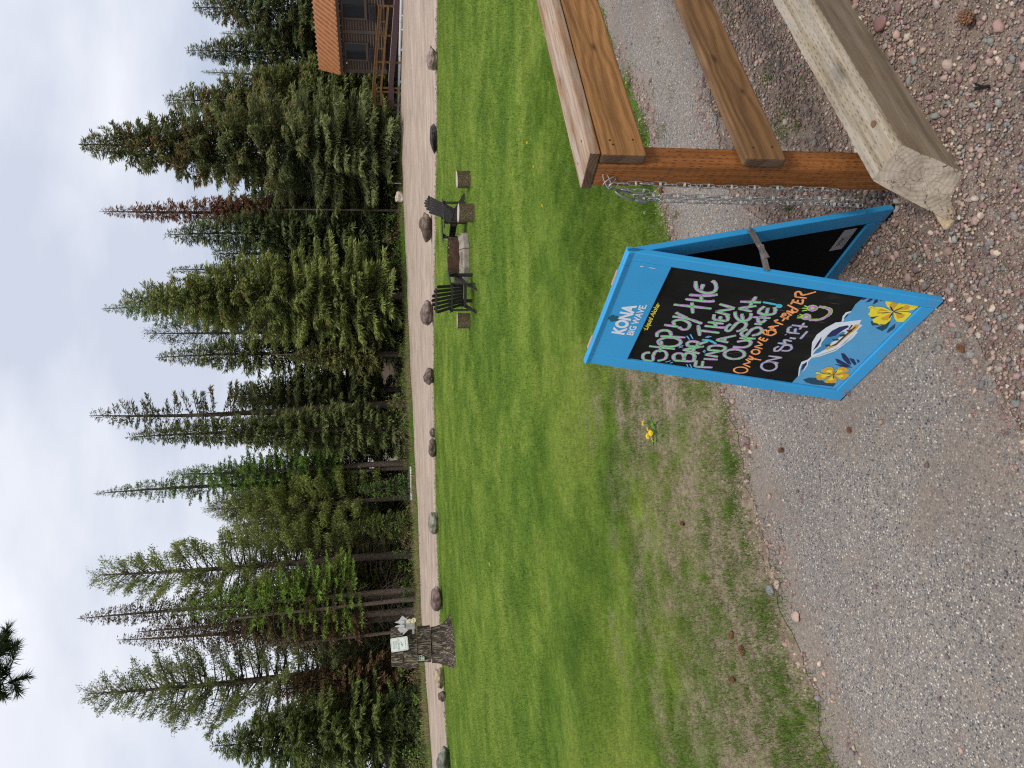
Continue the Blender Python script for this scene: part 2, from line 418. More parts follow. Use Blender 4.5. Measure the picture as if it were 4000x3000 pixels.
STONE_P = np.array([0.18, 0.15, 0.12, 0.1, 0.07, 0.08, 0.09, 0.09, 0.06, 0.03, 0.03])
def stones_mesh(name, x, y, s, base, rng, mat, sink=0.40, flat=0.62, smooth=False):
    n = len(x); V0, F0 = base; K = 10; k = len(V0)
    T = np.stack([V0 * (1 + rng.uniform(-0.22, 0.22, (k, 1))) * np.array([1, rng.uniform(0.62, 0.95), flat * rng.uniform(0.75, 1.2)]) + rng.normal(0, 0.05, (k, 3)) for _ in range(K)])
    V = T[rng.integers(0, K, n)] * s[:, None, None]
    tl = rng.normal(0, 0.35, n); c, sn = np.cos(tl), np.sin(tl)
    V = np.stack([V[..., 0] * c[:, None] + V[..., 2] * sn[:, None], V[..., 1], -V[..., 0] * sn[:, None] + V[..., 2] * c[:, None]], -1)
    a = rng.uniform(0, 6.283, n); c, sn = np.cos(a), np.sin(a)
    V = np.stack([V[..., 0] * c[:, None] - V[..., 1] * sn[:, None], V[..., 0] * sn[:, None] + V[..., 1] * c[:, None], V[..., 2]], -1)
    V[..., 0] += x[:, None]; V[..., 1] += y[:, None]; V[..., 2] += (gz(x, y) + s * flat * (1 - 2 * sink) * 0.9)[:, None]
    F = (F0[None] + (np.arange(n) * k)[:, None, None]).reshape(-1, 3)
    ci = rng.choice(len(STONE_COLS), n, p=STONE_P / STONE_P.sum())
    C = STONE_COLS[ci] * rng.uniform(0.72, 1.2, (n, 1)) * np.array([1.02, 0.97, 0.90]) * rng.normal(1, 0.04, (n, 3))
    C = np.repeat(C[:, None], k, 1) * rng.uniform(0.88, 1.1, (n, k, 1))
    return np_mesh(name, V.reshape(-1, 3), F, mat, C.reshape(-1, 3), smooth)
t = NT('pebble_stone', 0.85, 0.25); P = t.world()
cc = t.mix(1.0, t.attr(), t.ramp(t.noise(P, 220, 4, 0.6), [(0.3, (0.78, 0.78, 0.78)), (0.7, (1.18, 1.18, 1.18))]), 'MULTIPLY')
t.bump(t.noise(P, 300, 3), 0.25, 0.002)
M_STONE = t.col(cc)
rg = np.random.default_rng(21)
def in_yard(x, y):
    """chance that a loose stone lies here: full on the gravel, thinning out over the asphalt"""
    d = path_near(x) - y
    return np.clip(sstep(-0.45, 0.12, d) ** 2, 0, 1) * (0.30 + 1.25 * sstep(0.28, 0.66, fbm(x, y, 2.3, 31, 4))) 
def scatter(n, x0, x1, y0, y1):
    x = rg.uniform(x0, x1, n); y = rg.uniform(y0, y1, n)
    k = (rg.uniform(0, 1, n) < in_yard(x, y)) & (x < 0.66 * y + 0.45)
    return x[k], y[k]
x, y = scatter(12500, -0.4, 4.0, 1.3, 5.4); s = np.clip(rg.lognormal(math.log(0.0094), 0.34, len(x)), 0.006, 0.021)
k = (y < 2.35)
tag(link('gravel', stones_mesh('gravel_large', x[k], y[k], s[k], ico(1), rg, M_STONE)), 'loose rounded pink and grey gravel stones on the yard', 'gravel', kind='stuff')
tag(link('gravel', stones_mesh('gravel_behind', x[~k], y[~k], s[~k], ico(0), rg, M_STONE)), 'loose gravel stones behind the railing', 'gravel', kind='stuff')
x, y = scatter(70000, -0.4, 3.8, 1.3, 5.0); s = np.clip(rg.lognormal(math.log(0.0056), 0.28, len(x)), 0.004, 0.010)
k = (y < 2.6)
tag(link('gravel', stones_mesh('gravel_medium', x[k], y[k], s[k], ico(0), rg, M_STONE)), 'small pink and grey gravel chips on the yard', 'gravel', kind='stuff')
tag(link('gravel', stones_mesh('gravel_medium_behind', x[~k], y[~k], s[~k] * 1.12, octa(), rg, M_STONE)), 'small gravel chips on the ground behind the railing', 'gravel', kind='stuff')
x, y = scatter(45000, -0.6, 2.6, 1.4, 3.2); k = rg.uniform(0, 1, len(x)) < 1.15 - 0.2 * y; x, y = x[k], y[k]; s = np.clip(rg.lognormal(math.log(0.0034), 0.25, len(x)), 0.002, 0.005)
tag(link('gravel', stones_mesh('gravel_fine', x, y, s, octa(), rg, M_STONE, 0.2)), 'fine crushed grit between the gravel stones', 'gravel', kind='stuff')
# pebbles washed along the edge of the path and scattered on it
n = 9000; x = rg.uniform(-3.2, 4.5, n); y = path_far(x) + rg.normal(-0.02, 0.12, n); k = fbm(x, y, 2.2, 41) > 0.44; x, y = x[k], y[k]
s = np.clip(rg.lognormal(math.log(0.0065), 0.45, len(x)), 0.003, 0.026)
tag(link('pebble_border', stones_mesh('pebble_border', x, y, s * 1.1, octa(), rg, M_STONE, 0.35)), 'pebbles washed along the edge between asphalt path and lawn', 'pebbles', kind='stuff')
n = 420; x = rg.uniform(-3.0, 3.4, n); y = path_far(x) - rg.uniform(0.05, 2.2, n); k = (y > path_near(x) + 0.1); x, y = x[k], y[k]
s = np.clip(rg.lognormal(math.log(0.006), 0.45, len(x)), 0.003, 0.017)
tag(link('path_pebbles', stones_mesh('path_pebbles', x, y, s, ico(1), rg, M_STONE, 0.2, smooth=True)), 'few loose pebbles scattered over the asphalt path', 'pebbles', kind='stuff')

# ------------------------------------------------------------------ grass
t = NT('grass_blade', 0.6, 0.25)
t.b.inputs['Subsurface Weight'].default_value = 0.0
dif = t.col(t.attr())
tr = t.n('ShaderNodeBsdfTranslucent', {'Color': t.attr()}); mx = t.n('ShaderNodeMixShader', {0: 0.35, 1: t.b.outputs[0], 2: tr.outputs[0]})
t.t.links.new(mx.outputs[0], t.t.nodes['Material Output'].inputs['Surface'])
M_GRASS = t.m
def blades(name, x, y, h, w, lean, cols, z=None, base_dark=0.75):
    n = len(x); a = rg.uniform(0, 6.283, n); b = rg.uniform(0, 6.283, n)
    z = gz(x, y) if z is None else z
    p = np.stack([x, y, z - 0.004], -1); d = np.stack([np.cos(a), np.sin(a), np.zeros(n)], -1) * (w / 2)[:, None]
    l = np.stack([np.cos(b) * lean * h, np.sin(b) * lean * h, h * np.sqrt(np.clip(1 - lean ** 2, 0.05, 1))], -1)
    V = np.stack([p - d, p + d, p + l], 1).reshape(-1, 3)
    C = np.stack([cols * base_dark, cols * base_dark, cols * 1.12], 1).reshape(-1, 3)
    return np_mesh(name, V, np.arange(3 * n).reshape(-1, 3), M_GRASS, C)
def lawn_cover(x, y):
    """0 bare .. 1 lush: threadbare next to the path, lush beyond"""
    e = (y - path_far(x)) / (1.0 + 0.0 * x)
    f = fbm(x, y, 2.4, 51, 4) * 0.6 + fbm(x, y, 7.0, 52, 2) * 0.4
    lush = sstep(0.3, 2.9, e + (fbm(x, y, 0.8, 53, 4) - 0.5) * 3.2 + np.clip(x - 0.1, -0.4, 1.2) * 2.6)
    return np.clip(lush + (1 - lush) * sstep(0.36, 0.54, f), 0, 1), lush
def grass_cols(x, y, n, lush):
    q = rg.uniform(0, 1, (n, 1)); g = lawn_tone(x, y) * (0.66 + 0.68 * q) * np.array([1.05, 1.0, 1.0])
    dry = (rg.uniform(0, 1, n) < 0.03 + 0.14 * (1 - lush))[:, None]
    return np.where(dry, np.array([0.33, 0.26, 0.13]) * (0.7 + 0.5 * q), g)
# near turf, up to nine metres
n = 430000; u = rg.uniform(0, 1, n); yy = 2.0 + 7.2 * u ** 1.15; x = rg.uniform(-0.72, 0.72, n) * (yy + 1.2); y = yy
e = y - path_far(x); cov, lush = lawn_cover(x, y)
dens = np.clip(1.25 - 0.06 * y, 0.4, 1)
k = (e > 0.03 + 0.30 * sstep(0.40, 0.55, fbm(x, y, 2.2, 41))) & (rg.uniform(0, 1, n) < (cov * (0.5 + 0.5 * sstep(0.3, 2.0, e + lush)) + 0.06) * dens); x, y, lush = x[k], y[k], lush[k]; n = len(x)
tall = fbm(x, y, 1.4, 71, 2)
h = rg.uniform(0.018, 0.045, n) * (0.75 + 0.7 * tall) * (1 + 0.1 * lush); w = rg.uniform(0.0028, 0.0048, n)
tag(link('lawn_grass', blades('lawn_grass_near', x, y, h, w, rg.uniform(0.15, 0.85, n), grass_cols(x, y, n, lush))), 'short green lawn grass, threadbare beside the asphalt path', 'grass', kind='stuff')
# tufts of taller grass along the path edge
nt_ = 2100; cx = rg.uniform(-3.6, 3.8, nt_); cy = path_far(cx) + np.where(np.arange(nt_) < 150, np.abs(rg.normal(0.16, 0.14, nt_)), rg.uniform(0.1, 2.6, nt_)); r = rg.uniform(0.025, 0.075, nt_); r[:150] *= 1.3
m = rg.integers(25, 110, nt_); m[:150] *= 2; ii = np.repeat(np.arange(nt_), m); n = len(ii)
x = cx[ii] + rg.normal(0, 1, n) * r[ii]; y = cy[ii] + rg.normal(0, 1, n) * r[ii]
h = rg.uniform(0.02, 0.055, n) * np.where(ii < 150, 1.4, 1.0); w = rg.uniform(0.003, 0.005, n)
tag(link('edge_grass', blades('edge_grass', x, y, h, w, rg.uniform(0.2, 0.9, n), grass_cols(x, y, n, np.ones(n)) * np.array([1.0, 1.14, 1.0]))), 'tufts of taller grass along the edge of the asphalt path', 'grass', kind='stuff')
# a few weeds in the gravel
nt_ = 46; cx = rg.uniform(0.6, 3.4, nt_); cy = rg.uniform(2.4, 4.6, nt_); cx[0], cy[0] = 1.14, 2.99; r = rg.uniform(0.012, 0.035, nt_)
m = rg.integers(10, 50, nt_); m[0] = 160; r[0] = 0.05; ii = np.repeat(np.arange(nt_), m); n = len(ii)
x = cx[ii] + rg.normal(0, 1, n) * r[ii]; y = cy[ii] + rg.normal(0, 1, n) * r[ii]
tag(link('gravel_weeds', blades('gravel_weeds', x, y, rg.uniform(0.015, 0.05, n), rg.uniform(0.003, 0.006, n), rg.uniform(0.3, 0.9, n), np.array([0.14, 0.2, 0.03]) * rg.uniform(0.6, 1.3, (n, 1)))), 'small green weeds sprouting in the gravel', 'weeds', kind='stuff')
# straw and dry needles lying on the bare soil and gravel
n = 34000; x = rg.uniform(-3.4, 4.2, n); y = path_far(x) + rg.uniform(-0.02, 1.9, n)
h = rg.uniform(0.02, 0.07, n)
tag(link('straw', blades('straw', x, y, h, rg.uniform(0.002, 0.0035, n), np.full(n, 0.985), np.array([0.36, 0.27, 0.16]) * rg.uniform(0.5, 1.25, (n, 1)), base_dark=1.0)), 'dry straw lying in the thin grass by the path', 'straw', kind='stuff')
n = 9000; x = rg.uniform(-0.6, 4.0, n); y = rg.uniform(1.2, 5.0, n); k = rg.uniform(0, 1, n) < in_yard(x, y); x, y = x[k], y[k]; n = len(x)
tag(link('dry_needles', blades('dry_needles', x, y, rg.uniform(0.02, 0.05, n), rg.uniform(0.0012, 0.002, n), np.full(n, 0.97), np.array([0.2, 0.13, 0.08]) * rg.uniform(0.5, 1.3, (n, 1)), z=gz(x, y) + 0.006, base_dark=1.0)), 'dry conifer needles strewn over the gravel', 'needles', kind='stuff')
# farther turf
n = 330000; u = rg.uniform(0, 1, n); y = 8.6 + 22.5 * u ** 0.9; x = rg.uniform(-0.66, 0.66, n) * (y + 1.5)
k = y < lawn_edge(x) - 0.05; x, y = x[k], y[k]; n = len(x)
h = rg.uniform(0.03, 0.06, n) * (0.8 + 0.6 * fbm(x, y, 1.0, 72, 2)); w = rg.uniform(0.006, 0.011, n) * (0.6 + y / 22)
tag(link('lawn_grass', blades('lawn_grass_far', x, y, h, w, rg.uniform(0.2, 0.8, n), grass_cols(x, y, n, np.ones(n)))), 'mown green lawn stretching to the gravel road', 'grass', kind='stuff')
# stones kicked to both edges of the road
n = 5200; x = rg.uniform(-17, 15, n); y = np.where(np.arange(n) < 3600, lawn_edge(x) + rg.normal(0.12, 0.3, n), road_far(x) + rg.normal(-0.3, 0.5, n)); s = np.clip(rg.lognormal(math.log(0.022), 0.4, n), 0.012, 0.06)
tag(link('road_stones', stones_mesh('road_stones', x, y, s, octa(), rg, M_STONE, 0.3)), 'loose stones kicked to the edges of the gravel road', 'gravel', kind='stuff')
# rough verge beyond the road
n = 110000; x = rg.uniform(-30, 28, n); e = np.abs(rg.normal(0, 1.3, n)); y = road_far(x) + e; f = fbm(x, y, 0.5, 81, 3)
k = (rg.uniform(0, 1, n) < 0.35 + f); x, y, e, f = x[k], y[k], e[k], f[k]; n = len(x)
dry = (rg.uniform(0, 1, n) < np.clip(0.12 + 0.9 * (f - 0.5) + 0.25 * sstep(-4, -9, x), 0, 0.8))[:, None]
c = np.where(dry, np.array([0.36, 0.29, 0.15]), np.array([0.16, 0.30, 0.035])) * rg.uniform(0.6, 1.25, (n, 1))
h = rg.uniform(0.05, 0.20, n) * (0.5 + 0.5 * np.clip(e, 0, 2)) * (1 + 0.8 * dry[:, 0])
tag(link('verge_grass', blades('verge_grass', x, y, h, rg.uniform(0.02, 0.05, n), rg.uniform(0.1, 0.6, n), c)), 'rough green and dry grass on the verge beyond the road', 'grass', kind='stuff')
# ------------------------------------------------------------------ A-frame chalkboard sign
PRINT = {
 'GREEN': [[(.1211,.8122),(.1117,.8299),(.0894,.8323),(.0676,.8188),(.0716,.7888),(.1053,.7956),(.1349,.7931),(.1443,.7687),(.129,.751),(.095,.7468),(.0738,.7698)],[(.1608,.8281),(.167,.731)],[(.1332,.7781),(.2049,.7938)],[(.215,.7245),(.2019,.7244),(.1892,.7321),(.1795,.7462),(.1748,.7638),(.176,.7814),(.183,.7955),(.1942,.8031),(.2074,.8029),(.2199,.795),(.2294,.781),(.2339,.7636),(.2327,.7463),(.226,.7324),(.215,.7245)],[(.2325,.8069),(.2467,.7179)],[(.2249,.8171),(.2487,.8228),(.2679,.8101),(.27,.7876),(.2535,.7737),(.2404,.7726)],[(.3016,.8144),(.3029,.7614)],[(.3097,.7789),(.3303,.788),(.3443,.763),(.3311,.7318),(.3027,.7261),(.2908,.742),(.3029,.7614)],[(.3802,.7973),(.3673,.7706),(.3591,.7484)],[(.3555,.8012),(.3569,.7491),(.3406,.6891)],[(.4208,.8178),(.4297,.6873)],[(.4465,.7621),(.3899,.7395)],[(.4584,.7894),(.4643,.7131),(.4733,.6918)],[(.4825,.7846),(.493,.7236),(.5071,.6944)],[(.4899,.7455),(.4649,.7351)],[(.5552,.7871),(.5234,.7739),(.5115,.7589),(.505,.7338),(.5162,.7122),(.5366,.7107),(.56,.7229),(.5694,.7376)],[(.5469,.7588),(.5192,.7546)],[(.3303,.6991),(.2695,.672)],[(.301,.6826),(.3039,.6114)],[(.331,.6765),(.3346,.6231),(.3393,.6051)],[(.3548,.6731),(.359,.6173)],[(.3566,.6466),(.3361,.6373)],[(.3735,.6589),(.3756,.6116)],[(.3735,.6589),(.4023,.6676)],[(.3745,.6353),(.3972,.6433)],[(.3756,.6116),(.397,.6155),(.4042,.6258)],[(.4095,.6145),(.4178,.668)],[(.4178,.668),(.4483,.6136)],[(.4508,.6131),(.4599,.6708)],[(.0725,.6211),(.0844,.556)],[(.0725,.6211),(.1149,.6304)],[(.0796,.5955),(.1187,.6056)],[(.1328,.6081),(.1411,.556)],[(.1586,.5626),(.1604,.6132)],[(.1604,.6132),(.1995,.5637)],[(.1991,.5651),(.1917,.6134)],[(.1925,.6105),(.2127,.6147),(.2274,.5949),(.2278,.5667),(.2157,.5556),(.1969,.5627)],[(.2558,.5603),(.2607,.6075)],[(.2607,.6075),(.3042,.5499)],[(.2576,.5782),(.2805,.5792)],[(.3631,.5917),(.3484,.5995),(.3271,.5964),(.3258,.5815),(.3726,.5744),(.3873,.5563),(.3714,.5401),(.3453,.5421),(.3259,.5571)],[(.4338,.6049),(.4099,.5938),(.3928,.5735),(.3952,.5505),(.413,.543),(.438,.55)],[(.4282,.579),(.3958,.5621)],[(.4473,.5515),(.4538,.6012)],[(.4538,.6012),(.48,.5493)],[(.4509,.575),(.4682,.5778)],[(.4892,.6097),(.5013,.5425)],[(.4759,.5694),(.5264,.5705)],[(.2003,.4763),(.1865,.4744),(.1733,.4797),(.1637,.4913),(.1594,.5069),(.1615,.5233),(.1694,.5371),(.1816,.5456),(.1955,.5472),(.2084,.5416),(.2178,.5301),(.2219,.5148),(.2199,.4987),(.2123,.485),(.2003,.4763)],[(.2342,.5344),(.241,.4962),(.2606,.4807),(.283,.4885),(.2841,.5046),(.2677,.5321)],[(.2927,.5329),(.3023,.4765)],[(.315,.5189),(.2838,.506)],[(.3496,.5256),(.3337,.5373),(.3137,.5337),(.3102,.5169),(.3509,.5109),(.3684,.4925),(.3526,.4745),(.3319,.4784),(.3166,.4965)],[(.3849,.516),(.3894,.4895)],[(.4191,.5362),(.4286,.4771)],[(.4289,.4941),(.4234,.5155),(.4018,.5091),(.4,.4941),(.4164,.4886)],[(.4849,.5228),(.4519,.5297),(.4421,.5055),(.4511,.4788),(.4694,.4781),(.4879,.4898)],[(.4797,.5081),(.4459,.4993)]],
 'PURPLE': [[(.0935,.7087),(.1042,.6436)],[(.0935,.7087),(.1212,.7216),(.1417,.7147),(.1431,.6942),(.1217,.6812),(.0996,.6754)],[(.1217,.6812),(.1504,.6822),(.156,.6615),(.1399,.6463),(.115,.6408),(.1042,.6436)],[(.1621,.6347),(.1708,.7019)],[(.1708,.7019),(.2112,.6348)],[(.1662,.6619),(.1888,.6665)],[(.1965,.6899),(.2065,.6378)],[(.1965,.6899),(.2146,.6992),(.2304,.6873),(.2282,.6645),(.2074,.6597)],[(.2152,.6615),(.2448,.6328)]],
 'CYAN': [[(.2494,.6564),(.2513,.6289),(.2374,.5987)],[(.5055,.5372),(.5024,.4881)],[(.4997,.4726),(.4972,.4721),(.4949,.4727),(.4933,.4744),(.4927,.4768),(.4932,.4794),(.4947,.4818),(.497,.4834),(.4995,.484),(.5018,.4834),(.5035,.4817),(.5041,.4793),(.5035,.4766),(.502,.4743),(.4997,.4726)]],
 'TICK': [[(.0734,.7384),(.0882,.7217)],[(.0706,.7204),(.0809,.7112)],[(.0819,.6573),(.0656,.6461)],[(.0841,.6449),(.0636,.6312)],[(.1854,.7211),(.197,.709)],[(.1788,.7205),(.1879,.7076)],[(.2579,.7161),(.2381,.6993)],[(.2708,.7075),(.2447,.6885)],[(.1793,.6281),(.1735,.618)],[(.188,.6274),(.1805,.6173)],[(.2646,.65),(.2782,.6388)],[(.2646,.6438),(.2776,.6309)]],
 'ORANGE': [[(.1028,.4239),(.0935,.4227),(.0848,.4266),(.0782,.4349),(.0751,.4458),(.0763,.4571),(.0813,.4667),(.0892,.4726),(.0985,.4736),(.1072,.4696),(.1136,.4614),(.1166,.4506),(.1155,.4393),(.1106,.4298),(.1028,.4239)],[(.1244,.4225),(.1378,.4559)],[(.1378,.4559),(.155,.4338)],[(.155,.4338),(.1704,.4585)],[(.1768,.4551),(.1732,.4322)],[(.1949,.4566),(.186,.4355)],[(.1778,.4555),(.1809,.434),(.1795,.4029)],[(.2288,.4303),(.2223,.4289),(.2162,.4305),(.212,.4348),(.2104,.4408),(.2117,.4474),(.2157,.4532),(.2216,.4572),(.2281,.4585),(.2341,.4568),(.2383,.4526),(.2399,.4467),(.2386,.4401),(.2346,.4343),(.2288,.4303)],[(.2484,.4283),(.2562,.4614)],[(.2562,.4614),(.2737,.4384)],[(.2737,.4384),(.2877,.463)],[(.3037,.4655),(.296,.4372)],[(.3037,.4655),(.318,.4629)],[(.3008,.4519),(.3153,.4501)],[(.296,.4372),(.313,.4359)],[(.3373,.4611),(.3339,.4327)],[(.3373,.4611),(.352,.4704),(.3601,.4616),(.3396,.4483)],[(.3396,.4483),(.3615,.4525),(.3647,.4349),(.352,.4237),(.3339,.4327)],[(.3696,.4308),(.3793,.4638)],[(.3793,.4638),(.3957,.4318)],[(.3718,.4447),(.387,.4472)],[(.4116,.4526),(.4034,.4206)],[(.4108,.4466),(.4188,.4573),(.4259,.4478)],[(.4469,.4504),(.4372,.4165)],[(.4216,.4318),(.4449,.4313)],[(.4511,.4342),(.465,.442),(.4591,.4476),(.4451,.4398),(.4418,.4257),(.456,.4239)],[(.4714,.4381),(.4582,.4152)],[(.4692,.4343),(.4793,.439),(.4711,.4144)],[(.5101,.4539),(.4915,.4083)],[(.5001,.4273),(.4844,.4276),(.4795,.4114),(.4935,.4093)],[(.5303,.4465),(.524,.4108)],[(.5303,.4465),(.5154,.4449)],[(.5303,.4465),(.5419,.4479)],[(.5269,.4286),(.5423,.4327)],[(.524,.4108),(.5423,.4156),(.5471,.422)],[(.5549,.4473),(.5573,.4103)],[(.5549,.4473),(.5745,.4567),(.583,.4474),(.5673,.4313)],[(.5673,.4313),(.58,.4139),(.5953,.3976)]],
 'LIGHT': [[(.1562,.332),(.1429,.3289),(.1306,.3318),(.1219,.3401),(.1185,.3522),(.1212,.3656),(.1294,.3776),(.1414,.3858),(.1547,.3886),(.1668,.3855),(.1753,.3772),(.1785,.3653),(.1759,.3522),(.168,.3403),(.1562,.332)],[(.1767,.3345),(.1796,.3847)],[(.1796,.3847),(.2141,.3379)],[(.2141,.3379),(.2123,.3885)],[(.2794,.3783),(.2656,.3874),(.249,.3808),(.2553,.3673),(.2873,.3642),(.2938,.3436),(.2767,.3305),(.2608,.337),(.2565,.3589)],[(.2981,.3912),(.2966,.339)],[(.2979,.3631),(.3205,.3771),(.3192,.3497)],[(.3376,.3656),(.3374,.3437)],[(.3524,.3884),(.3512,.3855)],[(.3659,.3889),(.3688,.3443)],[(.3657,.386),(.3897,.3943),(.4,.3877)],[(.3683,.3613),(.3939,.3706)],[(.4084,.3917),(.4122,.3368)],[(.3916,.3553),(.4314,.3575)],[(.3401,.3276),(.3897,.3257)]],
 'SMILE': [[(.5154,.3577),(.5107,.3565),(.5064,.3577),(.5033,.361),(.5021,.3658),(.503,.3711),(.5058,.3759),(.51,.3791),(.5147,.3802),(.519,.379),(.522,.3757),(.5232,.371),(.5223,.3657),(.5195,.361),(.5154,.3577)],[(.4663,.3564),(.4615,.3552),(.4571,.3561),(.454,.3591),(.4529,.3635),(.4539,.3685),(.4569,.373),(.4613,.3763),(.4661,.3775),(.4705,.3765),(.4735,.3736),(.4746,.3692),(.4736,.3642),(.4706,.3597),(.4663,.3564)],[(.5254,.3529),(.5245,.3251),(.515,.3065),(.4918,.3008),(.4614,.3163),(.4509,.3502)]],
 'LIME': [[(.52,.4007),(.5144,.3843)],[(.5059,.4007),(.5082,.3826)],[(.4913,.395),(.5,.38)],[(.4726,.3943),(.4684,.3806)],[(.4626,.3978),(.4626,.3783)],[(.4521,.3942),(.4565,.3753)],[(.5135,.365),(.5119,.3646),(.5105,.3649),(.5094,.3659),(.509,.3674),(.5094,.3691),(.5104,.3707),(.5118,.3718),(.5134,.3722),(.5149,.3719),(.5159,.3709),(.5163,.3693),(.516,.3676),(.515,.3661),(.5135,.365)],[(.4645,.3634),(.4629,.3629),(.4614,.3631),(.4604,.3639),(.4601,.3653),(.4605,.3668),(.4615,.3682),(.463,.3693),(.4647,.3698),(.4662,.3696),(.4672,.3688),(.4675,.3674),(.4671,.3659),(.4661,.3644),(.4645,.3634)]],
 'SEA': [[(.068,.228),(.1137,.2277),(.1679,.2491),(.2041,.2589),(.2244,.2445),(.2467,.2419),(.3304,.279),(.3783,.2857),(.4244,.2749),(.457,.258),(.4678,.2428),(.4949,.2531),(.5172,.254),(.5292,.2414),(.563,.2463),(.5896,.2423),(.6171,.2417)]],
 'WHITE': [[(.1137,.2277),(.1676,.2499),(.2069,.2587),(.2254,.245),(.2467,.2419),(.2403,.2358),(.2155,.2371),(.1907,.2273),(.1383,.2224),(.1678,.229),(.2072,.2376),(.1927,.2503),(.164,.2426),(.1174,.2248)],[(.2443,.2408),(.2983,.2652),(.3326,.2802),(.3783,.2857),(.4244,.2749),(.459,.2591),(.4668,.238),(.4765,.2181),(.4939,.1859),(.4678,.1797),(.4686,.1675),(.4426,.1685),(.3596,.1688),(.3092,.1859),(.243,.2356)],[(.4678,.2428),(.4969,.2542),(.5179,.2545),(.5303,.2406),(.5205,.2407),(.5125,.246),(.4922,.2461),(.4714,.2377)],[(.2369,.2386),(.2643,.2163),(.3106,.1808),(.4309,.1676),(.4253,.1617),(.3867,.1604),(.3038,.1772),(.2573,.2127)]],
 'NAVY': [[(.3777,.2508),(.4122,.2486),(.4396,.2347),(.4542,.2144),(.4473,.205),(.4261,.2134),(.3899,.2226),(.376,.2384)],[(.2831,.254),(.33,.2613),(.3715,.2649),(.3467,.2552),(.3127,.2497)],[(.149,.2353),(.191,.2464),(.2141,.2425),(.1947,.2329),(.167,.2317)],[(.4839,.243),(.5053,.2476),(.5137,.2412),(.4934,.2412)],[(.4342,.2007),(.4595,.2032),(.4587,.1971),(.4355,.1957)]],
 'MID': [[(.3386,.2481),(.3755,.2497),(.3899,.2226),(.4171,.2113),(.4155,.1991),(.364,.2089),(.3351,.223),(.32,.2416)],[(.2622,.2436),(.2931,.2457),(.3207,.239),(.3474,.2148),(.3068,.2142),(.2768,.2286)]],
 'GOLD': [[(.3054,.2194),(.3361,.2001),(.407,.1945),(.4647,.192),(.4658,.1786),(.4454,.1757),(.3949,.1851),(.3331,.1926),(.3029,.2093)]],
 'DARKH': [[(.3198,.2136),(.3464,.1997),(.407,.1945),(.4565,.1875),(.4507,.1828),(.4013,.1885),(.3379,.1937)],[(.3279,.231),(.3365,.2179),(.3283,.2106),(.32,.2225)],[(.3671,.2251),(.3747,.2059),(.3666,.1988),(.3598,.2154)],[(.3969,.2148),(.4064,.197),(.3979,.1924),(.3875,.2041)],[(.4281,.2059),(.4368,.1908),(.4249,.1814),(.421,.1964)]],
 'NLEAF': [[(.2946,.153),(.2955,.1401),(.2673,.107),(.2341,.0797),(.2376,.0968),(.2616,.1279)],[(.2568,.1554),(.2557,.1398),(.2402,.1073),(.2269,.0758),(.2244,.1049),(.2329,.1337)],[(.2228,.1406),(.2263,.1181),(.2247,.0837),(.2184,.0665),(.2116,.1011)],[(.2743,.1108),(.2716,.0913),(.2435,.0652),(.2346,.0679),(.2507,.0888)],[(.2741,.0822),(.2656,.0639),(.2494,.0639)],[(.5909,.2457),(.6086,.2422),(.6143,.2242),(.592,.2329)],[(.5798,.222),(.6041,.2183),(.6162,.2066),(.5892,.2098)],[(.576,.1942),(.6002,.2),(.6147,.1924),(.5908,.1865)],[(.5963,.1816),(.6127,.1832),(.6175,.1727),(.6066,.1743)]],
 'TEAL': [[(.0951,.1998),(.1142,.1841),(.1194,.1553),(.1014,.1146),(.1019,.0707),(.0782,.0693),(.077,.1053),(.0731,.151),(.0799,.1798)],[(.526,.175),(.5358,.1628),(.5317,.1439),(.5127,.1301),(.5073,.1602)],[(.4931,.1534),(.5042,.1279),(.5207,.0988),(.4827,.1041),(.4719,.1371)],[(.4625,.119),(.4827,.1041),(.5089,.0917),(.4696,.0824),(.4515,.0886)],[(.4467,.0702),(.4715,.075),(.5007,.0701),(.476,.058),(.4484,.064)]],
}

SW, SH, STILT = 0.6524, 1.0437, 0.20162
def paint(name, c, rough=0.45, spec=0.4):
    t = NT(name, rough, spec); P = t.obj()
    k = t.ramp(t.noise(P, 5, 5, 0.6), [(0.3, tuple(q * 0.93 for q in c)), (0.7, tuple(q * 1.06 for q in c))])
    t.bump(t.noise(P, 260, 2), 0.06, 0.002)
    z = t.sep(P)[2]; dirt = t.ramp(t.math('ADD', t.math('MULTIPLY', z, -3.0), t.math('MULTIPLY', t.noise(P, 26, 5, 0.7), 0.75)), [(0.28, 0.0), (0.5, 0.55)])
    spk = t.ramp(t.noise(P, 70, 5, 0.75), [(0.70, 0.0), (0.76, 0.5)])
    k = t.mix(dirt, k, (0.20, 0.155, 0.12)); k = t.mix(spk, k, tuple(q * 0.6 + 0.12 for q in c)); t.rough(t.ramp(t.noise(P, 9, 4), [(0.3, 0.38), (0.7, 0.58)]))
    return t.col(k)
M_BLUE = paint('blue_paint', (0.03, 0.31, 0.62), 0.42)
t = NT('chalkboard', 0.75, 0.12); P = t.obj()
M_BOARD = t.col(t.ramp(t.noise(t.mapv(P, (1, 1, 0.4)), 9, 6, 0.7), [(0.35, (0.006, 0.006, 0.0055)), (0.62, (0.012, 0.012, 0.011)), (0.80, (0.034, 0.034, 0.032))])); 
M_DARKBOARD = flat('board_back', (0.006, 0.006, 0.007), 0.7, 0.1)
def chalk(name, c):
    t = NT(name, 0.8, 0.2); P = t.obj()
    k = t.ramp(t.noise(P, 90, 4, 0.7), [(0.30, tuple(q * 0.55 for q in c)), (0.5, c), (0.8, tuple(min(1, q * 1.15) for q in c))])
    return t.col(k)
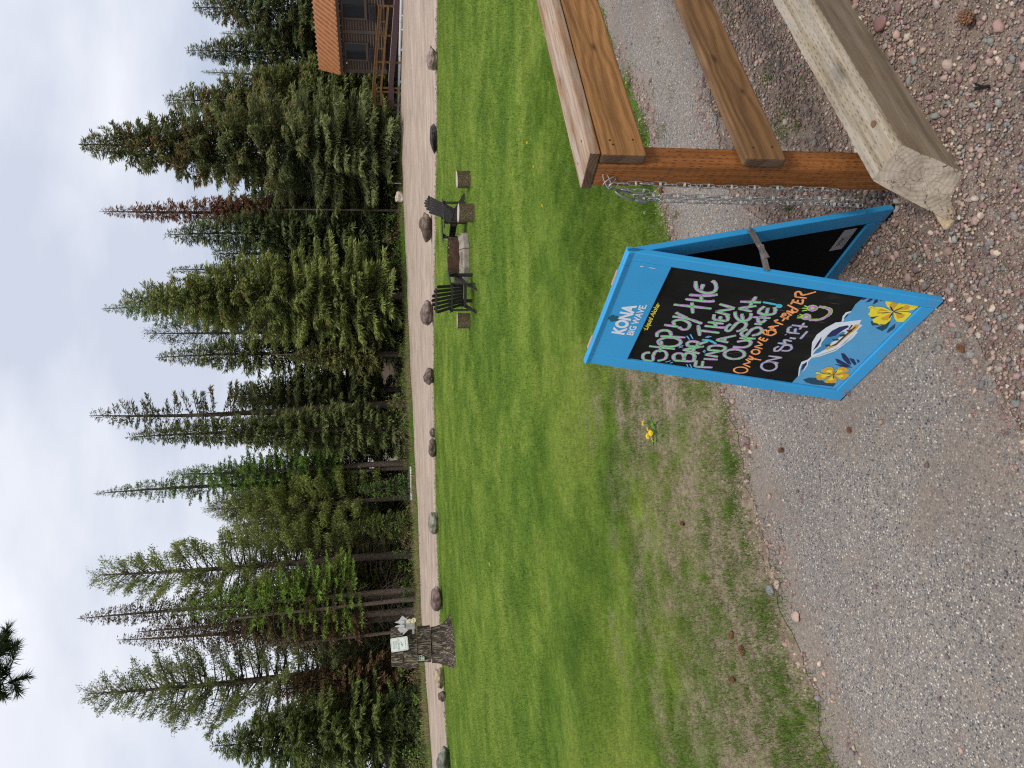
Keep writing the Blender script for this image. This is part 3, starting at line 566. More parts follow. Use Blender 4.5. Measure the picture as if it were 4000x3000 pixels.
CH = {k: chalk('chalk_' + k, c) for k, c in dict(green=(0.23, 0.62, 0.27), purple=(0.50, 0.24, 0.55), cyan=(0.08, 0.50, 0.60), sky=(0.18, 0.47, 0.80), orange=(0.90, 0.36, 0.13), pale=(0.55, 0.42, 0.44), paleblue=(0.22, 0.36, 0.66), lime=(0.42, 0.72, 0.12)).items()}
PR = {k: flat('print_' + k, c, 0.45, 0.35, var=0.06, scale=20) for k, c in dict(white=(0.66, 0.70, 0.74), yellow=(0.80, 0.66, 0.035), gold=(0.62, 0.35, 0.03), sea=(0.085, 0.33, 0.57), navy=(0.012, 0.022, 0.10), mid=(0.045, 0.23, 0.42), teal=(0.010, 0.06, 0.105), dark=(0.05, 0.03, 0.02), hand=(0.78, 0.70, 0.05), emblem=(0.008, 0.085, 0.13)).items()}
M_STEEL = NT('galvanised_steel', 0.38, 0.5, 0.9); M_STEEL.put(M_STEEL.b.inputs['Base Color'], M_STEEL.ramp(M_STEEL.noise(M_STEEL.obj(), 60, 4), [(0.3, (0.30, 0.31, 0.32)), (0.7, (0.52, 0.53, 0.54))])); M_STEEL = M_STEEL.m
M_RUBBER = flat('black_rubber', (0.012, 0.012, 0.013), 0.8, 0.2)

_st, _ct = math.sin(STILT), math.cos(STILT)
def fp(u, v, w): return (u, v * _st - w * _ct, v * _ct + w * _st)          # front panel: across, up the face, out of the face
YB = 2 * SH * _st + 0.012
def bp(u, v, w): return (u, YB - v * _st + w * _ct, v * _ct + w * _st)     # back panel, outwards = away from the front panel
def pbox(f, u0, u1, v0, v1, w0, w1, mb=None):
    mb = mb or MB(); vs = [f(u, v, w) for w in (w0, w1) for v in (v0, v1) for u in (u0, u1)]
    return mb.add(vs, [(0, 2, 3, 1), (4, 5, 7, 6), (0, 1, 5, 4), (2, 6, 7, 3), (0, 4, 6, 2), (1, 3, 7, 5)])
def smooth_line(pts, n=6):
    if len(pts) < 3: 
        (a, b), (c, d) = pts[0], pts[-1]; return [(a + (c - a) * i / 4, b + (d - b) * i / 4) for i in range(5)]
    closed = abs(pts[0][0] - pts[-1][0]) + abs(pts[0][1] - pts[-1][1]) < 1e-3
    q = ([pts[-2]] if closed else [pts[0]]) + list(pts) + ([pts[1]] if closed else [pts[-1]])
    out = []
    for i in range(1, len(q) - 2):
        p0, p1, p2, p3 = (np.array(q[j]) for j in (i - 1, i, i + 1, i + 2))
        for k in range(n):
            s = k / n; out.append(tuple(0.5 * (2 * p1 + (p2 - p0) * s + (2 * p0 - 5 * p1 + 4 * p2 - p3) * s * s + (3 * p1 - p0 - 3 * p2 + p3) * s ** 3)))
    out.append(tuple(pts[-1])); return out
def ribbon(mb, pts, width, w, rnd, f=fp):
    L = [np.array(p) for p in smooth_line(pts)]; b = len(mb.v); m = len(L)
    for i, p in enumerate(L):
        d = L[min(i + 1, m - 1)] - L[max(i - 1, 0)]; nrm = np.array((-d[1], d[0])); nrm = nrm / (np.linalg.norm(nrm) + 1e-9)
        ww = width / 2 * (1 + rnd.uniform(-0.14, 0.14)) * (0.8 if i in (0, m - 1) else 1)
        for sgn in (1, -1): mb.v.append(f(*(p + nrm * ww * sgn), w))
    for i in range(m - 1): mb.f.append((b + 2 * i, b + 2 * i + 1, b + 2 * i + 3, b + 2 * i + 2)); mb.mi.append(0)
def fan(mb, poly, w, f=fp):
    from mathutils.geometry import tessellate_polygon
    vs = [Vector((p[0], p[1], 0)) for p in poly]
    mb.add([f(p[0], p[1], w) for p in poly], [tuple(tri) for tri in tessellate_polygon([vs])])

sign = empty('sandwich_board_sign', (-0.1039, 2.6202, 0.003), -1.03852, 'bright blue A-frame chalkboard sign with handwritten bar notice standing on the path', 'sign')
TH, ST = 0.022, 0.062
front = pbox(fp, 0, ST, 0, SH, -TH, 0).build('front_stile', M_BLUE, sign, bevel=0.003)
pbox(fp, SW - ST + 0.02, SW, 0, SH, -TH, 0).build('front_stile', M_BLUE, sign, bevel=0.003)
pbox(fp, ST + 0.0006, SW - ST + 0.0194, 0, 0.05, -TH, 0).build('front_bottom_rail', M_BLUE, sign, bevel=0.003)
hd = pbox(fp, ST + 0.0006, SW - ST + 0.0194, 0.886, SH, -TH, -0.0006).build('front_header', M_BLUE, sign, bevel=0.002)
ins = pbox(fp, ST - 0.01, SW - ST + 0.03, 0.045, 0.89, -0.016, -0.009).build('chalkboard_panel', M_BOARD, sign)
W0 = -0.009
rnd = random.Random(5)
def layer(name, mats, draw, parent=ins, label=None):
    mb = MB(); draw(mb); o = mb.build(name, mats, parent); tag(o, label, kind=None); return o
def strokes(key, mat, width, w, name, label=None):
    return layer(name, mat, lambda mb: [ribbon(mb, s, width, W0 + w, rnd) for s in PRINT[key]], label=label)
def each(key, mat, width, w, name):
    for s in PRINT[key]: mb = MB(); ribbon(mb, s, width, W0 + w, rnd); mb.build(name, mat, ins)
strokes('GREEN', CH['purple'], 0.0138, 0.0006, 'lettering_outline')
strokes('GREEN', CH['green'], 0.0068, 0.0012, 'lettering', 'green chalk lettering outlined in purple')
strokes('PURPLE', CH['purple'], 0.0150, 0.0007, 'lettering_outline')
strokes('PURPLE', CH['green'], 0.0075, 0.0013, 'lettering')
each('CYAN', CH['cyan'], 0.0100, 0.0014, 'punctuation_mark')
each('TICK', CH['sky'], 0.0042, 0.0008, 'accent_tick')
strokes('ORANGE', CH['orange'], 0.0070, 0.0009, 'lettering', 'orange chalk lettering')
strokes('LIGHT', CH['paleblue'], 0.0100, 0.0007, 'lettering_outline')
strokes('LIGHT', CH['pale'], 0.0060, 0.0012, 'lettering', 'pale orange and blue chalk lettering')
strokes('SMILE', CH['lime'], 0.0128, 0.0007, 'smiley_outline')
strokes('SMILE', CH['purple'], 0.0085, 0.0012, 'smiley_face', 'purple chalk smiley face')
each('LIME', CH['lime'], 0.0046, 0.0015, 'eyelash')
drips = MB()
for k in range(26):
    u = rnd.uniform(0.16, 0.56); v = rnd.uniform(0.33, 0.6); ribbon(drips, [(u, v), (u + 0.001, v - rnd.uniform(0.015, 0.045))], 0.0012, W0 + 0.0004, rnd)
tag(drips.build('chalk_drips', flat('chalk_smear', (0.10, 0.10, 0.10), 0.9), ins), kind='stuff')
# printed sea, wave, canoe, leaves and flowers along the foot of the board
sea = [(SW - ST + 0.0185, 0.0515), (ST + 0.0015, 0.0515)]
sp = PRINT['SEA'][0]; sea = [(ST + 0.0015, 0.0515), (ST + 0.0015, sp[0][1])] + [p for p in sp if ST + 0.002 < p[0] < SW - ST + 0.018] + [(SW - ST + 0.0185, sp[-1][1]), (SW - ST + 0.0185, 0.0515)]
layer('printed_sea', PR['sea'], lambda mb: fan(mb, sea, W0 + 0.0005))
def clampp(poly): return [(min(max(p[0], ST + 0.002), SW - ST + 0.018), max(p[1], 0.052)) for p in poly]
for key, mat, w, nm in (('NLEAF', 'navy', 0.0010, 'printed_leaf'), ('TEAL', 'teal', 0.0010, 'printed_leaf'), ('WHITE', 'white', 0.0011, 'printed_wave'), ('NAVY', 'navy', 0.0015, 'printed_wave_shade'), ('MID', 'mid', 0.0014, 'printed_wave_water'), ('GOLD', 'gold', 0.0018, 'printed_canoe'), ('DARKH', 'dark', 0.0021, 'printed_paddler')):
    for p in PRINT[key]: mb = MB(); fan(mb, clampp(p), W0 + w); mb.build(nm, PR[mat], ins)
def hibiscus(cu, cv, r, pet, core, rot, w):
    mb = MB()
    for k in range(5):
        a = rot + k * 2 * math.pi / 5 + rnd.uniform(-0.08, 0.08); pts = []
        for q in range(13):
            f_ = (q - 6) / 6; rr = r * (1 - 0.42 * f_ ** 4 + 0.035 * math.cos(q * 2.4 + k)); aa = a + math.copysign(abs(f_) ** 0.8, f_) * 0.56
            pts.append((cu + rr * math.cos(aa), cv + rr * math.sin(aa)))
        fan(mb, clampp([(cu, cv)] + pts), W0 + w + 0.0001 * k)
    mb.build('printed_flower', PR[pet], ins)
    mb = MB()
    for k in range(5):
        a = rot + k * 2 * math.pi / 5
        fan(mb, clampp([(cu + 0.06 * r * math.cos(a + 1.57), cv + 0.06 * r * math.sin(a + 1.57)), (cu + 0.62 * r * math.cos(a - 0.3), cv + 0.62 * r * math.sin(a - 0.3)), (cu + 0.7 * r * math.cos(a), cv + 0.7 * r * math.sin(a)), (cu + 0.62 * r * math.cos(a + 0.3), cv + 0.62 * r * math.sin(a + 0.3))]), W0 + w + 0.0008)
    mb.build('printed_flower_heart', PR[core], ins)
    mb = MB()
    for k in range(5):
        a = rot + k * 2 * math.pi / 5 + 0.3; ribbon(mb, [(cu, cv), (cu + 0.45 * r * math.cos(a), cv + 0.45 * r * math.sin(a))], r * 0.06, W0 + w + 0.0012, rnd)
    mb.build('printed_flower_vein', PR['navy'], ins)
    mb = MB(); ribbon(mb, [(cu, cv), (cu - 0.1 * r, cv + 0.6 * r), (cu + 0.02 * r, cv + 1.1 * r)], r * 0.07, W0 + w + 0.0015, rnd)
    for k in range(5): c0 = (cu + rnd.uniform(-0.12, 0.12) * r, cv + rnd.uniform(0.85, 1.15) * r); fan(mb, [(c0[0] + 0.05 * r * math.cos(j), c0[1] + 0.05 * r * math.sin(j)) for j in np.arange(6) * 1.047], W0 + w + 0.0017)
    mb.build('printed_stamen', PR['hand'], ins)
hibiscus(0.560, 0.114, 0.074, 'yellow', 'gold', 0.5, 0.0022)
hibiscus(0.158, 0.112, 0.060, 'gold', 'yellow', 0.9, 0.0022)
# printed header
def text(name, body, u, v, size, mat, parent, w, shear=0.0, bold=0.0, width=None, f=fp, rot=0.0, align='LEFT', space=1.0):
    cu = bpy.data.curves.new(name, 'FONT'); cu.body = body; cu.size = 1.0; cu.shear = shear; cu.offset = bold; cu.space_character = space; cu.align_x = align; cu.resolution_u = 3
    ob = bpy.data.objects.new(name, cu); COL.objects.link(ob); bpy.context.view_layer.update()
    me = bpy.data.meshes.new_from_object(ob.evaluated_get(bpy.context.evaluated_depsgraph_get()))
    bpy.data.objects.remove(ob); bpy.data.curves.remove(cu)
    co = np.array([q.co[:] for q in me.vertices]); wd = co[:, 0].max() - co[:, 0].min()
    sx = (width / wd) if width else size
    if align == 'LEFT': co[:, 0] -= co[:, 0].min()
    cr, sr = math.cos(rot), math.sin(rot)
    for q, c in zip(me.vertices, co):
        a, b = c[0] * sx, c[1] * size
        q.co = f(u + a * cr - b * sr, v + a * sr + b * cr, w)
    me.materials.clear(); me.materials.append(mat); me.update()
    return link(name, me, parent)
text('header_lettering', 'KONA', 0.218, 0.9415, 0.062, PR['white'], hd, 0.0004, bold=0.05, width=0.178)
text('header_lettering', 'BIG WAVE.', 0.222, 0.9075, 0.034, PR['white'], hd, 0.0004, bold=0.028, width=0.186)
text('header_lettering', '\u00b7Liquid Aloha\u00b7', 0.252, 0.863, 0.024, PR['hand'], ins, W0 + 0.0006, shear=0.35, bold=0.02, width=0.165)
mb = MB()
for k in range(5):
    a = 0.5 + k * 1.2566; fan(mb, [(0.305, 1.0)] + [(0.305 + 0.021 * (1 - 0.3 * s * s) * math.cos(a + s * 0.6), 1.0 + 0.021 * (1 - 0.3 * s * s) * math.sin(a + s * 0.6)) for s in (-1, -0.5, 0, 0.5, 1)], 0.0006 + 0.0001 * k)
mb.build('emblem_flower', PR['emblem'], hd)
# scuffs of bare primer on the stile
mb = MB()
for v0, l in ((0.985, 0.012), (0.955, 0.02), (0.94, 0.006)): ribbon(mb, [(0.594, v0), (0.5945, v0 - l)], 0.003, 0.0004, rnd)
mb.build('paint_scuff', PR['white'], hd)
# back leaf of the sign
bk = pbox(bp, 0, ST, 0.012, SH, -TH, 0).build('back_stile', M_BLUE, sign, bevel=0.003)
bk2 = pbox(bp, SW - ST, SW, 0.012, SH, -TH, 0).build('back_stile', M_BLUE, sign, bevel=0.003)
br = pbox(bp, ST + 0.0006, SW - ST - 0.0006, 0.024, 0.084, -TH, 0).build('back_bottom_rail', M_BLUE, sign, bevel=0.003)
pbox(bp, ST + 0.0006, SW - ST - 0.0006, 0.90, SH, -TH, 0).build('back_top_rail', M_BLUE, sign, bevel=0.003)
bi = pbox(bp, ST - 0.01, SW - ST + 0.01, 0.08, 0.91, -0.013, -0.007).build('back_chalkboard_panel', M_DARKBOARD, sign)
for u0 in (0.0, SW - ST):
    pbox(bp, u0, u0 + ST, 0.0, 0.0115, -TH, 0).build('rubber_foot', M_RUBBER, sign)
    pbox(fp, u0 + (0.02 if u0 else 0), u0 + ST, -0.004, -0.0005, -TH, 0).build('rubber_foot', M_RUBBER, sign)
# sticker on the inner face
def bpi(u, v, w): return bp(u, v, -0.0131 - w)
stk = pbox(bpi, 0.455, 0.565, 0.11, 0.165, 0.0, 0.0006).build('sticker', flat('sticker_paper', (0.42, 0.43, 0.46), 0.5), bi)
def bpm(u, v, w): return bpi(u, v, w)
text('sticker_lettering', 'VOX', 0.478, 0.135, 0.022, PR['dark'], stk, 0.001, bold=0.03, width=0.046, f=bpm)
mb = MB()
for q in range(3): pbox(bpm, 0.470, 0.535 - 0.008 * q, 0.117 + 0.005 * q, 0.1185 + 0.005 * q, 0.0008, 0.001, mb)
mb.build('sticker_small_print', flat('print_grey', (0.2, 0.2, 0.22)), stk)
# hinge leaves and the folding steel brace on each side
for u0 in (0.09, 0.47):
    MB().tube([fp(u0, SH + 0.002, -0.012), fp(u0 + 0.075, SH + 0.002, -0.012)], 0.0045, 8).build('hinge', flat('hinge_worn', (0.45, 0.30, 0.30), 0.5, 0.4), sign)
def brace(u, flip):
    a = Vector(fp(u, 0.59, -TH / 2)); b = Vector(bp(u, 0.60, -TH / 2)); off = Vector((flip * 0.003, 0, 0)); mid = a.lerp(b, 0.45) + Vector((0, 0, -0.012))
    o = MB().bar(a + off, mid + (mid - a).normalized() * 0.03 + off, 0.0025, 0.021, up=(0, 0, 1)).build('brace', M_STEEL, sign)
    MB().bar(mid + off * 2 - (b - mid).normalized() * 0.03, b + off * 2, 0.0025, 0.021).build('brace_arm', M_STEEL, o)
    for p in (a + off, mid + off * 2, mid + off * 2 + (b - mid).normalized() * 0.022, b + off * 2): MB().tube([p, p + off * 1.2], 0.005, 10).build('rivet', M_STEEL, o)
brace(SW + 0.0005, 1); brace(-0.0005, -1)
# ------------------------------------------------------------------ timber railing
def wood(name, dark, mid, light, knots=(), incise=None, freq=95.0, rough=0.62, grey=0.0, streak=0.35):
    """sawn timber: grain along local X, width along local Y; knots = (x, y, size)"""
    t = NT(name, rough, 0.3); P = t.obj(); sx = t.sep(P)
    warp = t.noise(t.mapv(P, (1.6, 11, 11)), 1.0, 4, 0.6)
    across = t.math('ADD', sx[1], t.math('MULTIPLY', sx[2], 0.6))
    g = t.math('ADD', across, t.math('MULTIPLY', warp, 0.09))
    core = None
    for kx, ky, ks in knots:
        dx = t.math('MULTIPLY', t.math('SUBTRACT', sx[0], kx), 0.42 / ks); dy = t.math('MULTIPLY', t.math('SUBTRACT', sx[1], ky), 1.0 / ks)
        r2 = t.math('ADD', t.math('MULTIPLY', dx, dx), t.math('MULTIPLY', dy, dy))
        infl = t.math('POWER', 2.718, t.math('MULTIPLY', r2, -0.16))
        g = t.math('ADD', g, t.math('MULTIPLY', t.math('MULTIPLY', infl, dy), ks * 0.85))
        kn = t.math('POWER', 2.718, t.math('MULTIPLY', r2, -2.6)); core = kn if core is None else t.math('MAXIMUM', core, kn)
    band = t.math('SINE', t.math('MULTIPLY', g, freq * 6.283 * 0.5))
    fine = t.noise(t.mapv(P, (6, 260, 260)), 1.0, 3, 0.6)
    v = t.math('ADD', t.math('MULTIPLY_ADD', band, t.math('MULTIPLY', t.noise(t.mapv(P, (1.2, 16, 16)), 1.0, 3, 0.6), 0.26), 0.5), t.math('MULTIPLY_ADD', fine, 0.8, -0.4))
    c = t.ramp(v, [(0.15, dark), (0.5, mid), (0.85, light)])
    big = t.noise(t.mapv(P, (2.0, 14, 14)), 1.0, 4, 0.6)
    c = t.mix(1.0, c, t.ramp(big, [(0.3, (1 - streak, 1 - streak, 1 - streak)), (0.7, (1 + streak * 0.5,) * 3)]), 'MULTIPLY')
    if core is not None: c = t.mix(t.math('MULTIPLY', core, 0.85), c, tuple(q * 0.35 for q in dark))
    h = v
    if incise:
        pl, pw = incise
        row = t.math('FLOOR', t.math('DIVIDE', across, pw)); stag = t.math('FRACT', t.math('MULTIPLY', t.math('SINE', t.math('MULTIPLY', row, 12.9898)), 43.758))
        fx = t.math('FRACT', t.math('ADD', t.math('DIVIDE', sx[0], pl), stag)); fy = t.math('FRACT', t.math('DIVIDE', across, pw))
        inc = t.math('MULTIPLY', t.math('LESS_THAN', fx, 0.5), t.math('LESS_THAN', fy, 0.36))
        inc = t.math('MULTIPLY', inc, t.math('GREATER_THAN', t.noise(P, 38, 2), 0.48))
        c = t.mix(t.math('MULTIPLY', inc, 0.62), c, tuple(q * 0.3 for q in dark)); h = t.math('SUBTRACT', v, t.math('MULTIPLY', inc, 1.2))
    if grey:
        gm = t.ramp(t.noise(t.mapv(P, (3, 30, 30)), 1.0, 5, 0.65), [(0.42, 0.0), (0.65, grey)])
        c = t.mix(gm, c, (0.50, 0.47, 0.42))
    t.bump(h, 0.35, 0.0025)
    return t.col(c)
M_TOP = wood('rail_top_wood', (0.18, 0.088, 0.036), (0.28, 0.145, 0.06), (0.36, 0.20, 0.092), knots=((0.5, 0.02, 0.02), (1.6, -0.03, 0.02)), grey=0.55)
M_RAIL = wood('rail_wood', (0.14, 0.062, 0.02), (0.28, 0.135, 0.044), (0.40, 0.21, 0.078), knots=((0.56, 0.0, 0.016), (1.25, 0.02, 0.018), (0.9, -0.03, 0.014)), freq=70)
M_RAIL2 = wood('lower_rail_wood', (0.095, 0.048, 0.018), (0.165, 0.085, 0.034), (0.27, 0.148, 0.06), knots=((0.52, 0.03, 0.016), (0.34, -0.02, 0.012)), freq=60, streak=0.3)
M_POST = wood('treated_post_wood', (0.17, 0.058, 0.015), (0.26, 0.095, 0.024), (0.32, 0.13, 0.036), incise=(0.03, 0.0085), freq=110, streak=0.25)
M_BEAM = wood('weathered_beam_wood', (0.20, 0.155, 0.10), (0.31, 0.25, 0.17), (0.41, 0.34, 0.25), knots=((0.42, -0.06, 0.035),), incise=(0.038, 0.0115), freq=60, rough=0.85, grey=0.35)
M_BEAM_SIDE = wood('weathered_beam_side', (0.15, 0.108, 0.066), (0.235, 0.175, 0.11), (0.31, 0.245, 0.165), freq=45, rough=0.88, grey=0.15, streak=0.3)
def end_mat(name, dark, light, cx, cy, crack=True, fr=420.0):
    t = NT(name, 0.85, 0.2); P = t.obj(); sx = t.sep(P)
    dx = t.math('SUBTRACT', sx[1], cx); dy = t.math('SUBTRACT', sx[2], cy)
    r = t.math('SQRT', t.math('ADD', t.math('MULTIPLY', dx, dx), t.math('MULTIPLY', dy, dy)))
    rr = t.math('ADD', r, t.math('MULTIPLY', t.noise(P, 22, 3), 0.012))
    b = t.math('MULTIPLY_ADD', t.math('SINE', t.math('MULTIPLY', rr, fr * 2)), 0.13, 0.5)
    v = t.math('ADD', b, t.math('MULTIPLY_ADD', t.noise(P, 60, 5, 0.6), 0.8, -0.4))
    c = t.ramp(v, [(0.1, dark), (0.9, light)]); c = t.mix(t.ramp(t.noise(P, 14, 3), [(0.42, 0.0), (0.6, 0.6)]), c, tuple(min(1, q * 1.25) for q in light))
    h = v
    if crack:
        th = t.math('ARCTAN2', dy, dx); cp = t.cmb(t.math('MULTIPLY', th, 2.2), t.math('MULTIPLY', r, 9), 0.0)
        e = t.vor(t.vmath('ADD', cp, t.n('ShaderNodeTexNoise', {'Vector': P, 'Scale': 35.0}).outputs['Color']), 1.1, 'DISTANCE_TO_EDGE')
        cr = t.ramp(e.outputs['Distance'], [(0.004, 1.0), (0.015, 0.0)])
        c = t.mix(t.math('MULTIPLY', cr, 0.9), c, tuple(q * 0.16 for q in dark)); h = t.math('SUBTRACT', v, t.math('MULTIPLY', cr, 2.0))
    t.bump(h, 0.5, 0.004)
    return t.col(c)
M_END_DARK = end_mat('board_end_grain', (0.055, 0.032, 0.02), (0.12, 0.075, 0.045), 0.0, -0.1, False, 300)
M_END_BEAM = end_mat('beam_end_grain', (0.235, 0.185, 0.13), (0.40, 0.34, 0.265), -0.04, 0.17, True, 230.0)

railing = empty('timber_railing', (0.613, 1.989, 0.0), math.pi / 2 - RAIL_AZ, 'brown timber railing with two boards, post and weathered grey sleeper beside the sign', 'railing')
# local frame: x along the railing (away to the side), +y away from the viewer (minus RAIL_N), z up
def board(name, mats, x0, x1, yc, zc, width, thick, rx, bevel=0.007, parent=railing, tilt=0.0):
    """width is local Y of the board, thickness local Z; rx turns it about its length"""
    mb = MB().box(0, x1 - x0, -width / 2, width / 2, -thick / 2, thick / 2)
    mb.mi = [1 if i >= 4 else 0 for i in range(6)]
    return mb.build(name, mats, parent, bevel=bevel, seg=3, loc=(x0, yc, zc), rot=(rx, tilt, 0))
LEN = 3.4
top = board('top_rail', [M_TOP, M_END_DARK], 0.128, LEN, 0.123, 1.137, 0.142, 0.036, 0.0, 0.005)
upb = board('side_board', [M_RAIL, M_END_DARK], 0.128, LEN, 0.073, 1.0435, 0.145, 0.038, math.radians(90))
lob = board('lower_board', [M_RAIL2, M_END_DARK], 0.113, LEN, 0.0625, 0.586, 0.138, 0.038, math.radians(90), 0.008)
for px_ in (0.130, 2.2):
    mb = MB().box(0, 1.119, -0.0445, 0.0445, -0.0445, 0.0445)
    mb.build('post', [M_POST, M_POST], railing, bevel=0.007, seg=3, loc=(px_ + 0.0445, 0.138 if True else 0, 0.0), rot=(0, -math.pi / 2, 0))
M_HOLE = flat('screw_hole', (0.015, 0.01, 0.008), 0.9)
for par, pts in ((top, ((0.10, -0.035), (0.085, 0.04), (0.75, -0.04))), (upb, ((0.065, 0.035), (0.07, -0.04), (0.045, 0.028))), (lob, ((0.05, 0.03), (0.055, -0.035)))):
    th = 0.018 if par is top else 0.019
    for a, b in pts:
        sgn = 1
        MB().tube([(a, b, sgn * th - 0.001), (a, b, sgn * th + 0.0005)], 0.0038, 10).build('screw_hole', M_HOLE, par)
# weathered sleeper: leaning cross-section, skewed sawn end
def beam_mesh():
    cs = np.array([(-0.055, 0.00), (-0.11, 0.268), (0.018, 0.292), (0.078, 0.03)])        # (y, z): bottom front, top front, top back, bottom back
    ends = np.array([-0.085, 0.0, -0.008, -0.125])
    ring = []
    for i in range(4):
        a, b = cs[i], cs[(i + 1) % 4]; ea, eb = ends[i], ends[(i + 1) % 4]
        for s in np.linspace(0.03, 0.97, 9): ring.append((*(a + (b - a) * s), ea + (eb - ea) * s))
    ring = np.array(ring); nr = len(ring); xs_ = np.concatenate([[0, 0.006, 0.02], np.linspace(0.05, LEN + 0.1, 110)])
    V = []; rb = np.random.default_rng(3)
    for i, xx in enumerate(xs_):
        fade = max(0.0, 1 - xx / 0.6)
        for q in ring:
            sh = 0.997 if i == 0 else 1.0
            nz = mnoise.noise(Vector((xx * 3, q[0] * 18, q[1] * 18))) * 0.004 + mnoise.noise(Vector((xx * 14, q[0] * 60, q[1] * 60))) * 0.0018
            cy, cz = -0.017, 0.147
            dy, dz = q[0] - cy, q[1] - cz; l = math.hypot(dy, dz)
            V.append((xx + q[2] * fade, cy + dy * sh + dy / l * nz, cz + dz * sh + dz / l * nz))
    F = []; mi = []
    for i in range(len(xs_) - 1):
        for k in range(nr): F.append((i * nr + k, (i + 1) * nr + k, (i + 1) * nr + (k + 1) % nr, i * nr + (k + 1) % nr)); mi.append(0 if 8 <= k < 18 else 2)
    mb = MB(); mb.v = V; mb.f = F; mb.mi = mi
    # end face, finely divided so that it can be rough
    b = len(mb.v); c0 = np.mean(np.array(V[:nr]), 0); rings = 6
    for j in range(1, rings):
        for k in range(nr):
            p = np.array(V[k]) * (1 - j / rings) + c0 * (j / rings); p[0] += mnoise.noise(Vector((p[1] * 50, p[2] * 50, 1.0))) * 0.004; mb.v.append(tuple(p))
    mb.v.append(tuple(c0)); idx = lambda j, k: k % nr if j == 0 else b + (j - 1) * nr + k % nr
    for j in range(rings - 1):
        for k in range(nr): mb.f.append((idx(j, k), idx(j, k + 1), idx(j + 1, k + 1), idx(j + 1, k))); mb.mi.append(1)
    for k in range(nr): mb.f.append((idx(rings - 1, k), idx(rings - 1, k + 1), len(mb.v) - 1)); mb.mi.append(1)
    return mb
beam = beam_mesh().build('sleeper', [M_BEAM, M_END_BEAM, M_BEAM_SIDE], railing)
tag(beam, 'weathered grey sleeper lying along the foot of the railing')
M_SPLIT = flat('split_wood', (0.40, 0.31, 0.19), 0.9, 0.2, var=0.3, scale=40)
for (x, y, z, sx_, sy_, sz_, rz_) in ((-0.075, -0.045, 0.03, 0.09, 0.055, 0.05, 0.15), (-0.10, 0.055, 0.035, 0.09, 0.06, 0.06, -0.1)):
    mb = MB().obox((0, 0, 0), sx_, sy_, sz_); mb.v = [(v[0], v[1] + (0.012 if v[2] > 0 else 0), v[2] - (0.02 if v[0] < 0 and v[2] > 0 else 0)) for v in mb.v]
    mb.build('broken_end', M_SPLIT, beam, bevel=0.006, loc=(x, y, z), rot=(0, 0.1, rz_))
mb = MB(); mb.tube([(0.14, -0.072, 0.2735), (0.14, -0.072, 0.2775)], 0.012, 14); mb.build('bolt_plug', flat('rust_plug', (0.17, 0.09, 0.05), 0.85), beam)

# ------------------------------------------------------------------ chain hung on the post
M_CHAIN = flat('chain_zinc', (0.38, 0.385, 0.38), 0.48, 0.5, 0.75, 0.25, 60)
M_HOOK = flat('snap_hook_zinc', (0.22, 0.225, 0.23), 0.5, 0.5, 0.7, 0.2, 60)
def link_mesh():
    mb = MB(); L, W, r = 0.0245, 0.0085, 0.0018; pts = []
    for k in range(20):
        a = 2 * math.pi * k / 20; c, s = math.cos(a), math.sin(a)
        x = L * np.sign(c) * abs(c) ** 0.7; y = W * s * (0.72 + 0.28 * abs(c)); pts.append((x, y, 0.0006 * math.sin(2 * a)))
    mb.tube(pts, r, 6, closed=True)
    for q in (-0.0022, 0.0016): mb.tube([(0.004 + q, 0.0088 * math.cos(a), 0.0026 * math.sin(a)) for a in np.linspace(0, 6.283, 12)[:-1]], r * 0.7, 5, closed=True)
    return mb.mesh('chain_link', M_CHAIN, True)
LINK = link_mesh()
def RL(d, n, z): return Vector((RAIL_O[0] + RAIL_D[0] * d + RAIL_N[0] * n, RAIL_O[1] + RAIL_D[1] * d + RAIL_N[1] * n, z))
chain = empty('steel_chain', RL(0.115, -0.16, 0.28), 0, 'looped galvanised steel chain with snap hook hanging from the brown post', 'chain')
c0 = chain.location.copy(); rc = random.Random(4)
def strand(a, b, sway, pitch=0.0405):
    n = int((b - a).length / pitch)
    for i in range(n):
        s = (i + 0.5) / n; p = a.lerp(b, s) + Vector((math.sin(s * 9 + sway) * 0.002, math.cos(s * 7 + sway) * 0.002, 0))
        o = link('chain_link', LINK, chain, p - c0)
        d = (b - a).normalized(); q = d.to_track_quat('X', 'Z') @ Matrix.Rotation((i % 2) * math.radians(70) + rc.uniform(-0.35, 0.35) + sway, 3, 'X').to_quaternion()
        o.rotation_mode = 'QUATERNION'; o.rotation_quaternion = q
strand(RL(0.118, -0.158, 1.045), RL(0.112, -0.166, 0.275), 0.3)
strand(RL(0.096, -0.187, 0.985), RL(0.090, -0.186, 0.200), 1.1)
strand(RL(0.090, -0.199, 0.975), RL(0.078, -0.199, 0.185), 2.0)
strand(RL(0.112, -0.176, 1.03), RL(0.105, -0.182, 0.93), 0.8)
def ring_obj(name, c, ax, up, L, W, r, mat, bulge=0.0):
    ax = ax.normalized(); side = up.cross(ax).normalized(); pts = []
    for k in range(22):
        a = 2 * math.pi * k / 22; cc, s = math.cos(a), math.sin(a)
        pts.append(c + ax * L * np.sign(cc) * abs(cc) ** 0.75 + side * W * s * (1 + bulge * cc) - c0)
    MB().tube(pts, r, 8, closed=True).build(name, mat, chain, smooth=True)
ring_obj('snap_hook', RL(0.102, -0.190, 1.012), Vector((-0.28, 0.1, -1)), Vector((0.5, -0.8, 0)), 0.034, 0.013, 0.0040, M_HOOK, 0.25)
ring_obj('top_link', RL(0.122, -0.155, 1.068), Vector((0.5, -0.1, -0.9)), Vector((0.8, 0.5, 0.2)), 0.024, 0.011, 0.0020, M_CHAIN)
